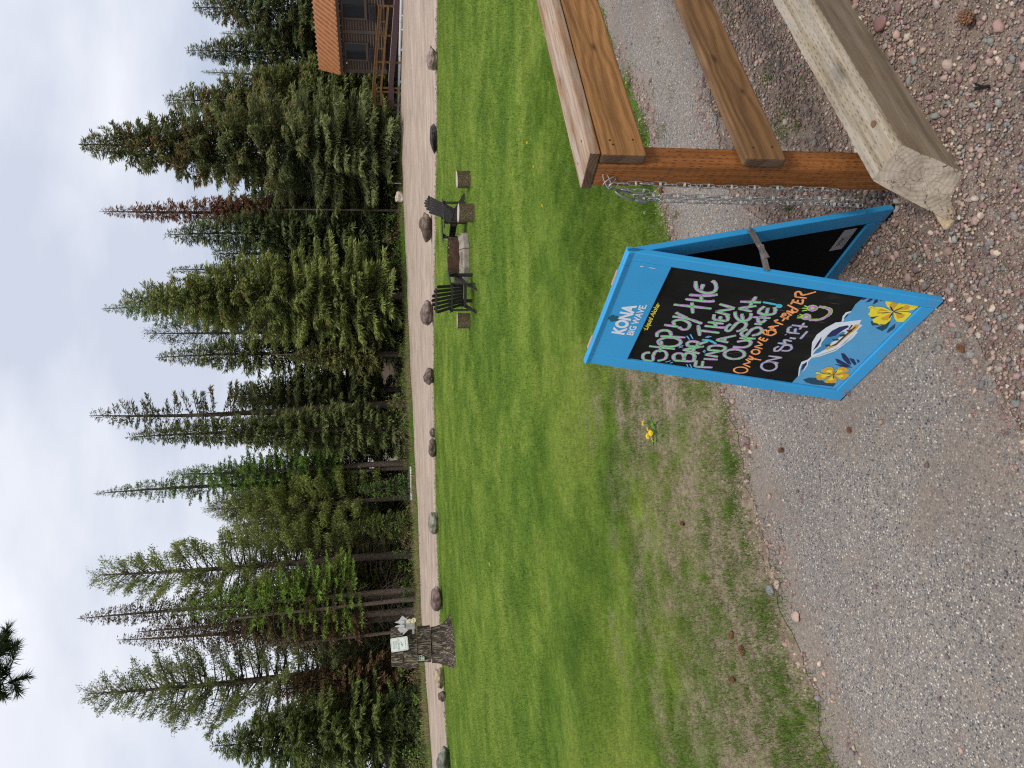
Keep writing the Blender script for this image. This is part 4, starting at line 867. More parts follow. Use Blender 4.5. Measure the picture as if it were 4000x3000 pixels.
ring_obj('top_link', RL(0.119, -0.150, 1.078), Vector((0.9, -0.3, 0.5)), Vector((0.5, -0.8, 0.3)), 0.026, 0.009, 0.0018, M_CHAIN)
ring_obj('eye_screw', RL(0.114, -0.165, 1.055), Vector((0.3, 0.2, -1)), Vector((0.8, 0.5, 0)), 0.017, 0.013, 0.0030, M_CHAIN)
MB().tube([RL(0.128, -0.160, 1.066) - c0, RL(0.114, -0.162, 1.068) - c0], 0.003, 8).build('screw_shank', M_CHAIN, chain)
MB().tube([RL(0.086, -0.198, 0.972) - c0, RL(0.080, -0.200, 0.945) - c0], [0.0085, 0.006], 10).build('hook_barrel', M_HOOK, chain)

# ------------------------------------------------------------------ pine cones, stones, dandelions and other small things
def cone_mesh():
    mb = MB(); rr = random.Random(8)
    mb.lathe([(0.002, -0.027), (0.009, -0.02), (0.012, -0.005), (0.009, 0.012), (0.003, 0.026)], 8)
    for i in range(64):
        s = i / 63; z = -0.024 + 0.048 * s; r = 0.019 * math.sin(math.pi * (0.16 + 0.78 * s)) ** 0.8; a = i * 2.39996
        c, sn = math.cos(a), math.sin(a); w = 0.0065
        tip = (c * r, sn * r, z + 0.004); l = (c * r * 0.55 - sn * w, sn * r * 0.55 + c * w, z); q = (c * r * 0.55 + sn * w, sn * r * 0.55 - c * w, z); u = (c * r * 0.75, sn * r * 0.75, z + 0.006); d = (c * r * 0.8, sn * r * 0.8, z - 0.003)
        mb.add([tip, l, q, u, d], [(0, 3, 1), (0, 2, 3), (0, 1, 4), (0, 4, 2)])
    return mb.mesh('pine_cone', flat('pine_cone_scales', (0.16, 0.085, 0.045), 0.85, 0.2, var=0.5, scale=120))
CONE = cone_mesh()
def cone(x, y, label, s=1.0):
    o = link('pine_cone', CONE, None, (x, y, gzf(x, y) + 0.014 * s + 0.004), (math.radians(82), rc.uniform(0, 6), rc.uniform(0, 6)), (s, s, s))
    tag(o, label, 'pine cone', 'pine cones on the ground')
for x, y, lb, s in ((1.026, 1.841, 'large brown pine cone on the gravel nearest the camera, in front of the sleeper', 1.15), (-0.217, 2.56, 'pine cone lying on the asphalt in front of the sign', 0.5), (0.072, 1.985, 'pine cone on the sandy edge just below the lower corner of the sign', 0.6), (-0.339, 3.064, 'dark pine cone lying out on the asphalt between sign and lawn', 0.7),
                    (2.09, 5.27, 'pine cone on the path under the upper board of the railing', 0.9), (1.233, 4.457, 'pine cone at the lawn edge beside the hanging chain', 0.9), (1.403, 3.558, 'reddish pine cone on the gravel seen between the railing boards', 0.9), (-1.62, 3.62, 'orange-brown pine cone in the thin grass far from the sign', 1.0), (-1.42, 3.50, 'pale open pine cone beside two others in the thin grass', 1.0), (-1.38, 3.62, 'dark pine cone beside two others in the thin grass', 0.9), (-0.9, 4.25, 'pine cone in a thick grass tuft by the path', 0.9), (2.35, 3.4, 'pine cone on the gravel far behind the lower board', 0.9)):
    cone(x, y, lb, s)
def boulder_mesh(name, sx_, sy_, sz_, seed, mat, sub=3, rough=0.16, facets=7):
    V, F = ico(sub); r2 = np.random.default_rng(seed); off = r2.uniform(0, 50, 3)
    nrm = r2.normal(0, 1, (facets, 3)); nrm /= np.linalg.norm(nrm, axis=1)[:, None]; lim = r2.uniform(0.68, 0.9, facets)
    out = []
    for q in V:
        p = q.copy()
        for a, b in zip(nrm, lim):
            e = p @ a - b
            if e > 0: p = p - a * e * 0.9
        n1 = mnoise.fractal(Vector(p * 1.6 + off), 1.0, 2.0, 4) * rough + mnoise.noise(Vector(p * 7 + off)) * 0.03
        out.append(p * (1 + n1))
    out = np.array(out) * np.array([sx_, sy_, sz_]) / 2
    return np_mesh(name, out, F, mat)
def rock_mat(name, a, b, c):
    t = NT(name, 0.9, 0.2); P = t.obj()
    k = t.ramp(t.noise(P, 3.2, 6, 0.7), [(0.3, a), (0.5, b), (0.7, c)])
    k = t.mix(1.0, k, t.ramp(t.noise(t.mapv(P, (1, 1, 5)), 4, 5, 0.6), [(0.35, (0.6, 0.6, 0.6)), (0.65, (1.2, 1.2, 1.2))]), 'MULTIPLY')
    t.bump(t.noise(P, 12, 6, 0.65), 0.7, 0.04)
    return t.col(k)
link('orange_stone', boulder_mesh('orange_stone', 0.042, 0.032, 0.026, 3, flat('orange_stone', (0.42, 0.2, 0.11), 0.85, 0.2, 0.0, 0.2, 60), 2), None, (0.662, 2.09, gzf(0.662, 2.09) + 0.012))
tag(bpy.data.objects['orange_stone'], 'rounded orange stone on the gravel beside the end of the sleeper', 'stone')
for (x, y, s, c, lb) in ((-1.02, 3.20, 0.055, (0.19, 0.19, 0.2), 'smooth blue-grey cobble lying at the edge of the asphalt path'), (-0.98, 3.14, 0.042, (0.4, 0.29, 0.24), 'flat pinkish cobble beside the blue-grey cobble at the path edge'), (-1.08, 2.98, 0.05, (0.42, 0.3, 0.25), 'pale pink wedge-shaped stone among pebbles at the path edge'), (1.02, 2.2, 0.05, (0.17, 0.2, 0.2), 'dark green-grey stone on the gravel near the sleeper'), (1.2, 2.22, 0.05, (0.2, 0.11, 0.1), 'dark red round stone on the gravel near the sleeper')):
    o = link('cobble', boulder_mesh('cobble', s * 1.25, s, s * 0.55, int(s * 9999) + int(x * 77), flat('cobble_stone', c, 0.8, 0.25, 0.0, 0.15, 60), 2, 0.1), None, (x, y, gzf(x, y) + s * 0.2), (0, 0, rc.uniform(0, 6)))
    tag(o, lb, 'stone')
# black plastic clip lost on the gravel
cl = MB(); cl.bar((0, 0, 0.006), (0.05, 0.006, 0.006), 0.009, 0.006); cl.bar((0, 0.003, 0.009), (0.048, -0.006, 0.012), 0.006, 0.004)
o = cl.build('plastic_clip', M_RUBBER, None, bevel=0.001, loc=(0.80, 1.775, gzf(0.8, 1.775) + 0.006), rot=(0, 0, 1.2)); tag(o, 'small black plastic clip lying on the gravel near the camera', 'clip')
# leafy weed at the edge of the picture and a pale stone next to it
wd = empty('leafy_weed', (1.39, 2.50, gzf(1.39, 2.5)), 0, 'little weed with three round green leaves beside the sleeper', 'plant')
M_LEAF = flat('weed_leaf', (0.13, 0.25, 0.03), 0.5, 0.3, 0.0, 0.15, 40)
for k, a in enumerate((0.3, 2.2, 4.3)):
    mb = MB(); L = 0.035; c, s = math.cos(a), math.sin(a); pts = [(0.0, 0.0, 0.012)]
    mb.tube([(0, 0, 0), (c * 0.012, s * 0.012, 0.014)], 0.0012, 4)
    ring = [(c * (0.012 + L * q) - s * w_, s * (0.012 + L * q) + c * w_, 0.016 + 0.004 * q) for q, w_ in ((0, 0), (0.3, 0.010), (0.7, 0.011), (1, 0), (0.7, -0.011), (0.3, -0.010))]
    mb.add(ring, [(0, 1, 5), (1, 2, 4, 5), (2, 3, 4)]); mb.build('leaf', M_LEAF, wd)
# dandelions
M_DY = flat('dandelion_yellow', (0.80, 0.56, 0.01), 0.7, 0.2, 0.0, 0.2, 200); M_DS = flat('dandelion_green', (0.10, 0.19, 0.03), 0.6, 0.3)
def dandelion_parts():
    head = MB(); rr = random.Random(2)
    for ringi, (n, r, z) in enumerate(((16, 0.019, 0.004), (13, 0.014, 0.008), (9, 0.008, 0.010))):
        for k in range(n):
            a = 6.283 * k / n + ringi * 0.3; c, s = math.cos(a), math.sin(a); w_ = 0.003
            head.add([(0, 0, 0.001 + ringi * 0.001), (c * r - s * w_, s * r + c * w_, z), (c * r * 1.08, s * r * 1.08, z), (c * r + s * w_, s * r - c * w_, z)], [(0, 1, 2, 3)])
    stem = MB(); stem.tube([(0, 0, -0.06), (0.003, 0, -0.03), (0, 0, 0.001)], 0.0018, 5)
    leaf = MB()
    for k in range(5):
        a = k * 1.25 + 0.4; c, s = math.cos(a), math.sin(a); L = 0.09
        pts = [(0, 0), (0.2, 0.006), (0.3, 0.003), (0.45, 0.011), (0.55, 0.005), (0.75, 0.014), (1, 0)]
        up_ = [(c * L * q - s * w_, s * L * q + c * w_, -0.055 + 0.012 * math.sin(q * 3)) for q, w_ in pts]; dn = [(c * L * q + s * w_, s * L * q - c * w_, -0.055 + 0.012 * math.sin(q * 3)) for q, w_ in pts]
        b = len(leaf.v); leaf.v += up_ + dn
        for i in range(6): leaf.f.append((b + i, b + i + 1, b + 7 + i + 1, b + 7 + i)); leaf.mi.append(0)
    return head.mesh('flower_head', M_DY), stem.mesh('stem', M_DS), leaf.mesh('leaf_rosette', M_DS)
DH, DS, DLf = dandelion_parts()
def dandelion(x, y, h, label, tilt=0.0, s=1.0, parts=True, group='yellow dandelions in the lawn'):
    e = empty('dandelion', (x, y, gzf(x, y)), rc.uniform(0, 6), label, 'flower', group)
    for nm, me in (('flower_head', DH), ('stem', DS)) + ((('leaf_rosette', DLf),) if parts else ()):
        link(nm, me, e, (0, 0, h), (tilt, tilt * 0.5, 0), (s, s, s))
DL = ('dandelion at the lawn side end of the yellow cluster by the path', 'tallest dandelion in the yellow cluster by the path', 'dandelion in the middle of the yellow cluster by the path', 'dandelion at the path side of the yellow cluster', 'small half-open dandelion in the yellow cluster by the path')
for (x, y), lb, tl in zip(((-0.30, 4.80), (-0.335, 4.70), (-0.36, 4.66), (-0.40, 4.62), (-0.385, 4.72)), DL, (0.1, -0.5, -0.4, -0.5, -0.2)): dandelion(x, y, 0.055, lb, tl, 1.0)
for k in range(22):
    if k < 9: x, y = rc.uniform(-17, -10.5), rc.uniform(23.5, 26.5)
    elif k < 15: y = rc.uniform(6.5, 24); x = rc.uniform(-0.5, 0.5) * y
    else: x, y = rc.uniform(1.4, 3.2), rc.uniform(5.9, 9)
    if y > float(lawn_edge(x)) - 0.6: y = float(lawn_edge(x)) - 0.8
    dandelion(x, y, 0.06, 'lone yellow dandelion dotted far out in the lawn', 0.2, 0.8 if y < 12 else 1.5, False, 'lone dandelions out in the lawn')
# ------------------------------------------------------------------ garden chairs, fire pit, log stools, boulders, stump
M_CHAIR = flat('dark_chair_stain', (0.030, 0.025, 0.023), 0.6, 0.35, 0.0, 0.35, 14)
def chair_parts(root):
    def part(nm, mb, bev=0.004): return mb.build(nm, M_CHAIR, root, bevel=bev, seg=1)
    # sits facing local +Y
    for s in (-1, 1):
        part('front_leg', MB().box(s * 0.30 - 0.04, s * 0.30 + 0.04, 0.33, 0.355, 0, 0.545))
        mb = MB(); x0, x1 = s * 0.255 - 0.011, s * 0.255 + 0.011
        prof = [(0.40, 0.40), (0.40, 0.27), (0.05, 0.20), (-0.38, 0.0), (-0.50, 0.0), (-0.50, 0.035), (-0.05, 0.30)]
        n = len(prof); mb.add([(x0, *p) for p in prof] + [(x1, *p) for p in prof], [tuple(range(n)), tuple(reversed(range(n, 2 * n)))] + [(i, n + i, n + (i + 1) % n, (i + 1) % n) for i in range(n)])
        part('stringer', mb)
        part('rear_post', MB().bar((s * 0.30, -0.20, 0.02), (s * 0.30, -0.20, 0.545), 0.06, 0.025, up=(1, 0, 0)))
        mb = MB(); arm = [(s * 0.24, 0.42), (s * 0.26, 0.46), (s * 0.37, 0.45), (s * 0.385, 0.40), (s * 0.37, 0.1), (s * 0.33, -0.30), (s * 0.28, -0.30), (s * 0.26, 0.0)]
        mb.prism(arm if s > 0 else arm[::-1], 0.548, 0.571); part('armrest', mb)
        part('arm_bracket', MB().add([(s * 0.345, 0.33, 0.54), (s * 0.345, 0.20, 0.54), (s * 0.345, 0.33, 0.38), (s * 0.365, 0.33, 0.54), (s * 0.365, 0.20, 0.54), (s * 0.365, 0.33, 0.38)], [(0, 1, 2), (5, 4, 3), (0, 3, 4, 1), (1, 4, 5, 2), (2, 5, 3, 0)]), 0)
    for k in range(6):
        t_ = k / 5; y = 0.39 - 0.43 * t_; z = 0.405 - 0.115 * t_ + 0.012 * (t_ - 0.5) ** 2
        part('seat_slat', MB().obox((0, y, z), 0.56, 0.076, 0.02, Matrix.Rotation(math.radians(14), 3, 'X')))
    for k in range(7):
        f = (k - 3) / 3; L = 0.80 - 0.13 * f * f; a = Vector((f * 0.215, -0.07, 0.265)); d = Vector((f * 0.10, -0.42, 0.90)).normalized(); w = 0.062
        side = Vector((1, 0, 0)); nrm = side.cross(d).normalized(); mb = MB()
        pl = [(-w / 2, 0), (w / 2, 0), (w / 2 * 1.1, L - 0.03), (w * 0.3, L), (-w * 0.3, L), (-w / 2 * 1.1, L - 0.03)]
        vs = [a + side * p + d * q - nrm * 0.009 for p, q in pl] + [a + side * p + d * q + nrm * 0.009 for p, q in pl]; n = 6
        mb.add(vs, [tuple(reversed(range(n))), tuple(range(n, 2 * n))] + [(i, (i + 1) % n, n + (i + 1) % n, n + i) for i in range(n)]); part('back_slat', mb, 0.002)
    part('back_rail', MB().box(-0.33, 0.33, -0.235, -0.215, 0.50, 0.547))
    part('back_rail', MB().box(-0.27, 0.27, -0.415, -0.395, 0.86, 0.905))
    part('lower_rail', MB().box(-0.243, 0.243, -0.135, -0.11, 0.19, 0.25))
def chair(x, y, rz, label):
    e = empty('garden_chair', (x, y, gzf(x, y)), rz, label, 'chair', 'dark slatted chairs at the fire pit'); return e
ca = chair(2.02, 15.75, 0, 'dark slatted garden chair seen from behind, near side of the fire pit'); chair_parts(ca)
cb = copy_tree(ca); cb.location = (4.02, 17.15, gzf(4.02, 17.15)); cb['label'] = 'dark slatted garden chair on the far side of the fire pit, seen from its front'
ca.rotation_euler.z = math.radians(-28); cb.rotation_euler.z = math.radians(112)
for o in (ca, cb): o.scale = (1.02, 1.02, 0.98)

def bark_mat(name, dark, mid, light, sc=1.0, stretch=0.25):
    t = NT(name, 0.95, 0.15); P = t.mapv(t.obj(), (1, 1, stretch))
    v = t.vor(t.vmath('ADD', P, t.n('ShaderNodeTexNoise', {'Vector': P, 'Scale': 6.0 * sc, 'Detail': 4.0}).outputs['Color']), 9 * sc, 'DISTANCE_TO_EDGE')
    h = t.ramp(v.outputs['Distance'], [(0.0, 0.0), (0.25, 1.0)]); n2 = t.noise(P, 24 * sc, 5, 0.65)
    c = t.ramp(t.math('ADD', t.math('MULTIPLY', h, 0.5), t.math('MULTIPLY', n2, 0.6)), [(0.25, dark), (0.55, mid), (0.85, light)])
    t.bump(t.math('ADD', h, n2), 0.9, 0.03)
    return t.col(c)
M_BARK_LICHEN = bark_mat('lichened_bark', (0.045, 0.03, 0.02), (0.18, 0.13, 0.085), (0.48, 0.41, 0.22), 2.4, 0.6)
M_CUT = end_mat('sawn_log_face', (0.36, 0.30, 0.24), (0.52, 0.45, 0.37), 0.0, 0.0, False, 500)
t = NT('sawn_log_top', 0.9, 0.2); P = t.obj(); M_LOGTOP = t.col(t.ramp(t.noise(P, 30, 5, 0.6), [(0.3, (0.34, 0.28, 0.23)), (0.7, (0.53, 0.46, 0.39))]))
def log_round(name, parent, r0, r1, h, seed, side, top, n=44, m=10, ridge=0.04, tilt=0.0, flare=0.0, lobes=0):
    """upright piece of log: barky side and sawn top as separate parts"""
    off = Vector((seed * 3.1, seed * 1.7, 0)); mb = MB(); rows = []
    for j in range(m + 1):
        s = j / m; row = []
        for k in range(n):
            a = 2 * math.pi * k / n; r = r0 + (r1 - r0) * s
            r += flare * (1 - s) ** 2.5 * (1 + (0.6 * math.cos(lobes * a + seed) if lobes else 0))
            q = Vector((math.cos(a) * 5.5, math.sin(a) * 5.5, s * h * 0.9)) + off
            r *= 1 + ridge * (1 - abs(mnoise.noise(q)) * 3) + ridge * 0.7 * mnoise.noise(q * 2.7) + 0.05 * mnoise.noise(Vector((math.cos(a), math.sin(a), s * 0.6)) + off)
            row.append((r * math.cos(a), r * math.sin(a), s * h + tilt * r * math.cos(a) * s))
        rows.append(row)
    mb.v = [p for row in rows for p in row]
    for j in range(m):
        for k in range(n): mb.f.append((j * n + k, j * n + (k + 1) % n, (j + 1) * n + (k + 1) % n, (j + 1) * n + k)); mb.mi.append(0)
    mb.f.append(tuple(reversed(range(n)))); mb.mi.append(0)
    o = mb.build(name, side, parent)
    tp = MB(); tp.v = [tuple(p) for p in rows[-1]] + [(0, 0, h)]; tp.f = [(k, (k + 1) % n, n) for k in range(n)]; tp.mi = [0] * n
    return o, tp
def stool(x, y, r, h, seed, label, rz):
    e = empty('log_stool', (x, y, gzf(x, y) - 0.01), rz, label, 'stool', 'log stools around the fire pit')
    o, tp = log_round('bark', e, r, r, h, seed, M_BARK_LICHEN, M_LOGTOP, 30, 6, 0.03, 0.04); tp.build('sawn_top', M_LOGTOP, e)
stool(4.62, 16.05, 0.185, 0.31, 1.0, 'sawn log stool standing out on the grass beyond the front-facing chair', 0.4)
stool(3.72, 15.42, 0.195, 0.355, 2.0, 'sawn log stool standing close beside the fire pit in front of the front-facing chair', 2.0)
stool(1.52, 16.85, 0.180, 0.315, 3.0, 'sawn log stool standing behind the chair that is seen from the back', 4.0)

# fire pit
t = NT('old_concrete', 0.9, 0.2); P = t.obj(); c = t.ramp(t.noise(P, 7, 6, 0.7), [(0.3, (0.19, 0.16, 0.13)), (0.7, (0.37, 0.325, 0.27))]); t.bump(t.noise(P, 40, 4), 0.4, 0.01); M_CONC = t.col(c)
t = NT('rusty_steel', 0.85, 0.25, 0.1); P = t.obj(); c = t.ramp(t.noise(P, 9, 6, 0.7), [(0.3, (0.035, 0.02, 0.015)), (0.55, (0.085, 0.045, 0.032)), (0.8, (0.16, 0.085, 0.055))]); M_RUST = t.col(c)
pit = empty('fire_pit', (3.05, 16.95, gzf(3.05, 16.95)), 0.15, 'round fire pit of chamfered concrete blocks with rusty steel ring', 'fire pit')
for k in range(8):
    a0, a1 = math.pi / 4 * k + 0.012, math.pi / 4 * (k + 1) - 0.012
    def pt(r, a, z): return (r * math.cos(a), r * math.sin(a), z)
    vs = []
    for a in (a0, a1): vs += [pt(0.36, a, 0), pt(0.60, a, 0), pt(0.60, a, 0.13), pt(0.47, a, 0.235), pt(0.36, a, 0.235)]
    MB().add(vs, [(0, 1, 2, 3, 4), (9, 8, 7, 6, 5)] + [(i, i + 5, (i + 1) % 5 + 5, (i + 1) % 5) for i in range(5)]).build('concrete_block', M_CONC, pit, bevel=0.012)
    if k % 2: MB().box(0.505, 0.515, -0.15, 0.15, 0.19, 0.20).build('slot', flat('slot_dark', (0.02, 0.018, 0.016), 0.9), pit, rot=(0, 0, (a0 + a1) / 2), loc=(0.012 * math.cos((a0 + a1) / 2), 0.012 * math.sin((a0 + a1) / 2), 0.004))
mb = MB(); mb.lathe([(0.455, 0.05), (0.455, 0.44), (0.448, 0.445), (0.442, 0.44), (0.442, 0.05)], 40); mb.build('steel_ring', M_RUST, pit)
mb = MB(); mb.lathe([(0.001, 0.16), (0.2, 0.19), (0.44, 0.15)], 20); mb.build('ash', flat('ash', (0.06, 0.055, 0.05), 0.95), pit)
M_TWIG = flat('grey_twig', (0.17, 0.13, 0.10), 0.9, 0.2)
for k in range(7):
    a = 3.6 + k * 0.25; mb = MB(); mb.tube([(0.3 * math.cos(a), 0.3 * math.sin(a), 0.2), (0.42 * math.cos(a + .1), 0.42 * math.sin(a + .1), 0.46 + 0.02 * k), (0.46 * math.cos(a + .3), 0.46 * math.sin(a + .3), 0.5 + 0.02 * k)], 0.005, 4); mb.build('stick', M_TWIG, pit)
ww = MB()
for k in range(60):
    a = rc.uniform(4.4, 5.6); z = rc.uniform(0.36, 0.5); p = Vector((0.43 * math.cos(a), 0.43 * math.sin(a), z)); d = Vector((rc.gauss(0, 1), rc.gauss(0, 1), rc.gauss(0.4, 1))).normalized() * 0.05; q = d.orthogonal().normalized() * 0.012
    ww.add([p, p + d * 0.5 + q, p + d, p + d * 0.5 - q], [(0, 1, 2, 3)])
ww.build('weeds', M_LEAF, pit)

# boulders along the edge of the lawn
RK = dict(purple=rock_mat('purple_rock', (0.06, 0.042, 0.036), (0.17, 0.12, 0.105), (0.33, 0.25, 0.225)), brown=rock_mat('brown_rock', (0.04, 0.03, 0.023), (0.125, 0.092, 0.07), (0.27, 0.21, 0.17)), pink=rock_mat('pink_rock', (0.13, 0.10, 0.075), (0.30, 0.22, 0.20), (0.46, 0.36, 0.34)), dark=rock_mat('dark_rock', (0.022, 0.018, 0.018), (0.05, 0.04, 0.042), (0.12, 0.10, 0.10)), green=rock_mat('green_grey_rock', (0.09, 0.085, 0.065), (0.22, 0.215, 0.165), (0.40, 0.39, 0.32)), tan=rock_mat('tan_rock', (0.20, 0.15, 0.11), (0.42, 0.32, 0.23), (0.56, 0.46, 0.36)), pale=rock_mat('pale_rock', (0.36, 0.31, 0.24), (0.55, 0.49, 0.40), (0.68, 0.62, 0.53)), slate=rock_mat('slate_green_rock', (0.055, 0.054, 0.045), (0.15, 0.155, 0.13), (0.33, 0.35, 0.30)))
def boulder(name, x, y, w, d, h, mat, seed, label, rz=0.0, rough=0.14, facets=7, sink=0.14, group='boulders along the lawn edge'):
    g = gzf(x, y); rough *= 1.35; facets += 5
    o = link(name, boulder_mesh(name, w, d, h * 1.22, seed, RK[mat], 3, rough, facets), None, (x, y, g + h * 0.5 * 1.22 - h * (0.11 + sink * 0.4)), (0, 0, rz))
    return tag(o, label, 'boulder', group)
boulder('boulder', 10.95, 24.1, 1.0, 0.75, 0.34, 'pink', 11, 'low flat pink slab boulder at the lawn edge nearest the cabin', 0.3, 0.12, 9)
boulder('boulder', 8.72, 25.25, 1.28, 0.6, 0.23, 'dark', 12, 'long low blackish boulder at the lawn edge', 0.5, 0.10, 9)
boulder('boulder', 6.35, 28.55, 1.15, 0.8, 0.46, 'brown', 13, 'large brown boulder with pinkish end right behind the front-facing chair', -0.3)
boulder('boulder', 2.92, 29.1, 1.10, 0.8, 0.50, 'purple', 14, 'large rounded purple-grey boulder behind the chair seen from the back', 0.2, 0.12, 5)
boulder('boulder', 0.42, 29.5, 0.72, 0.65, 0.45, 'purple', 15, 'compact squarish boulder with pale pink top at the lawn edge', 0.9, 0.14, 8)
boulder('boulder', -2.5, 29.4, 0.78, 0.55, 0.33, 'brown', 16, 'blocky brown boulder touching a smaller block at the lawn edge', 0.1, 0.14, 9)
boulder('boulder', -1.93, 29.75, 0.40, 0.35, 0.24, 'brown', 17, 'small brown block beside a larger blocky boulder at the lawn edge', 0.5, 0.12, 9)
boulder('boulder', -5.58, 29.5, 0.95, 0.7, 0.40, 'green', 18, 'smooth rounded greenish-grey boulder at the lawn edge', 0.0, 0.08, 4)
boulder('boulder', -8.4, 28.5, 0.95, 0.75, 0.46, 'purple', 19, 'rounded pinkish-purple boulder at the lawn edge nearest the tall stump', 0.4, 0.10, 5)
boulder('boulder', -11.55, 28.5, 0.85, 0.6, 0.42, 'tan', 20, 'tan boulder half hidden behind the tall stump', 0.2, 0.13, 8)
boulder('boulder', -12.1, 28.15, 0.42, 0.4, 0.28, 'brown', 21, 'small brown stone beside the tan boulder behind the stump', 0.2, 0.12, 7)
boulder('boulder', -14.15, 27.0, 1.15, 0.85, 0.50, 'slate', 22, 'angular slate-green boulder at the end of the row farthest from the cabin', 0.6, 0.12, 10)
boulder('boulder', 22.35, 45.2, 1.2, 0.8, 0.45, 'purple', 23, 'purple boulder behind the white kerb rail in front of the ramp', 0.5, 0.12, 8, group='boulders by the cabin')
boulder('boulder', 19.1, 49.2, 0.85, 0.6, 0.46, 'purple', 24, 'purple boulder at the foot of the ramp landing', 0.2, 0.12, 6, group='boulders by the cabin')
boulder('boulder', 12.72, 48.5, 0.85, 0.6, 0.55, 'pale', 25, 'pale cream pointed rock on the grass across the road', 0.3, 0.16, 8, group='boulders across the road')

# tall sectioned stump with notices
M_STUMPBARK = bark_mat('stump_bark', (0.028, 0.022, 0.018), (0.125, 0.10, 0.08), (0.33, 0.27, 0.215), 0.9, 0.14)
SX, SY = -8.75, 24.45
stump = empty('sectioned_stump', (SX, SY, gzf(SX, SY) - 0.03), 0.3, 'tall dark bark stump cut into stacked sections with flared base', 'stump')
z = 0.0
for k, (r0, r1, h, dx, dy, fl) in enumerate(((0.58, 0.55, 0.80, 0, 0, 0.22), (0.56, 0.555, 0.46, 0.05, -0.02, 0), (0.585, 0.575, 0.46, -0.09, 0.02, 0), (0.60, 0.57, 0.42, 0.03, 0.0, 0))):
    e = empty('section', (dx, dy, z), 0.35 * k, parent=stump)
    o, tp = log_round('bark', e, r0, r1, h - 0.03, 5.0 + k, M_STUMPBARK, M_LOGTOP, 110, 16, 0.085, 0.0, fl, 5); tp.build('sawn_face', M_LOGTOP, e); z += h
def local_sign(name, w, h, r, loc, rz, label, mat, cat='sign', thick=0.012, tilt=0.0):
    e = empty(name, loc, rz, label, cat); e.rotation_euler = (0, tilt, rz)
    pts = []
    for cx, cz, a0 in ((w / 2 - r, h / 2 - r, 0), (-w / 2 + r, h / 2 - r, 1), (-w / 2 + r, -h / 2 + r, 2), (w / 2 - r, -h / 2 + r, 3)):
        for q in range(5): a = (a0 + q / 4) * math.pi / 2; pts.append((cx + r * math.cos(a), cz + r * math.sin(a)))
    mb = MB(); mb.prism(pts, 0, thick); mb.v = [(p[0], -p[2], p[1]) for p in mb.v]; mb.build('plate', mat, e)
    return e
def sf(u, v, w): return (u, -w, v)
M_WHITE = flat('white_enamel', (0.78, 0.80, 0.78), 0.4, 0.4, 0.0, 0.04, 6); M_BLACKINK = flat('black_ink', (0.015, 0.015, 0.016), 0.6, 0.3); M_GREYINK = flat('grey_ink', (0.10, 0.10, 0.13), 0.6, 0.3)
fd = Vector((-SX, -SY)).normalized(); face = math.atan2(fd.y, fd.x) + math.pi / 2
ns = local_sign('notice_sign', 0.43, 0.56, 0.04, (SX + fd.x * 0.675 + 0.10, SY + fd.y * 0.675, gzf(SX, SY) + 1.80), face, 'white dog-walking notice with black lettering fixed to the tall stump', M_WHITE, tilt=math.radians(-4))
pl = [o for o in ns.children][0]
mb = MB()
for a, b, c, d in ((-0.195, -0.26, 0.195, -0.254), (-0.195, 0.254, 0.195, 0.26), (-0.195, -0.26, -0.189, 0.26), (0.189, -0.26, 0.195, 0.26)): mb.add([sf(a, b, 0.0135), sf(c, b, 0.0135), sf(c, d, 0.0135), sf(a, d, 0.0135)], [(0, 1, 2, 3)])
mb.build('border_line', M_GREYINK, pl)
for s_, v, sz, wd in (('WALKING', 0.155, 0.085, 0.26), ('OF DOGS', 0.075, 0.085, 0.24), ('PROHIBITED', -0.005, 0.085, 0.33), ('IN THIS PROPERTY', -0.215, 0.045, 0.30)): text('notice_lettering', s_, -wd / 2, v, sz, M_GREYINK, pl, 0.0138, width=wd, f=sf)
mb = MB()
for poly in ([(-0.07, -0.10), (-0.01, -0.085), (-0.015, -0.06), (-0.05, -0.075), (-0.085, -0.09)], [(-0.015, -0.125), (0.0, -0.125), (0.0, -0.06), (-0.015, -0.06)], [(0.015, -0.09), (0.06, -0.06), (0.05, -0.045), (0.01, -0.075)], [(0.05, -0.06), (0.085, -0.05), (0.06, -0.035)]): fan(mb, poly, 0.0138, sf)
mb.build('dog_pictogram', M_BLACKINK, pl)
s2 = local_sign('small_plaque', 0.19, 0.24, 0.015, (SX - 0.42 + fd.x * 0.60, SY + fd.y * 0.56, gzf(SX, SY) + 1.12), face - 0.45, 'small pale green plaque with dark marks low on the tall stump', flat('pale_green_enamel', (0.50, 0.58, 0.48), 0.5, 0.3))
pl2 = s2.children[0]; mb = MB()
for r_ in range(3):
    for c_ in range(3): cu, cv = -0.055 + 0.055 * c_, -0.07 + 0.07 * r_; fan(mb, [(cu - 0.018, cv - 0.014), (cu + 0.014, cv - 0.018), (cu + 0.02, cv + 0.012), (cu - 0.012, cv + 0.018)], 0.0135, sf)
mb.build('plaque_mark', M_BLACKINK, pl2)
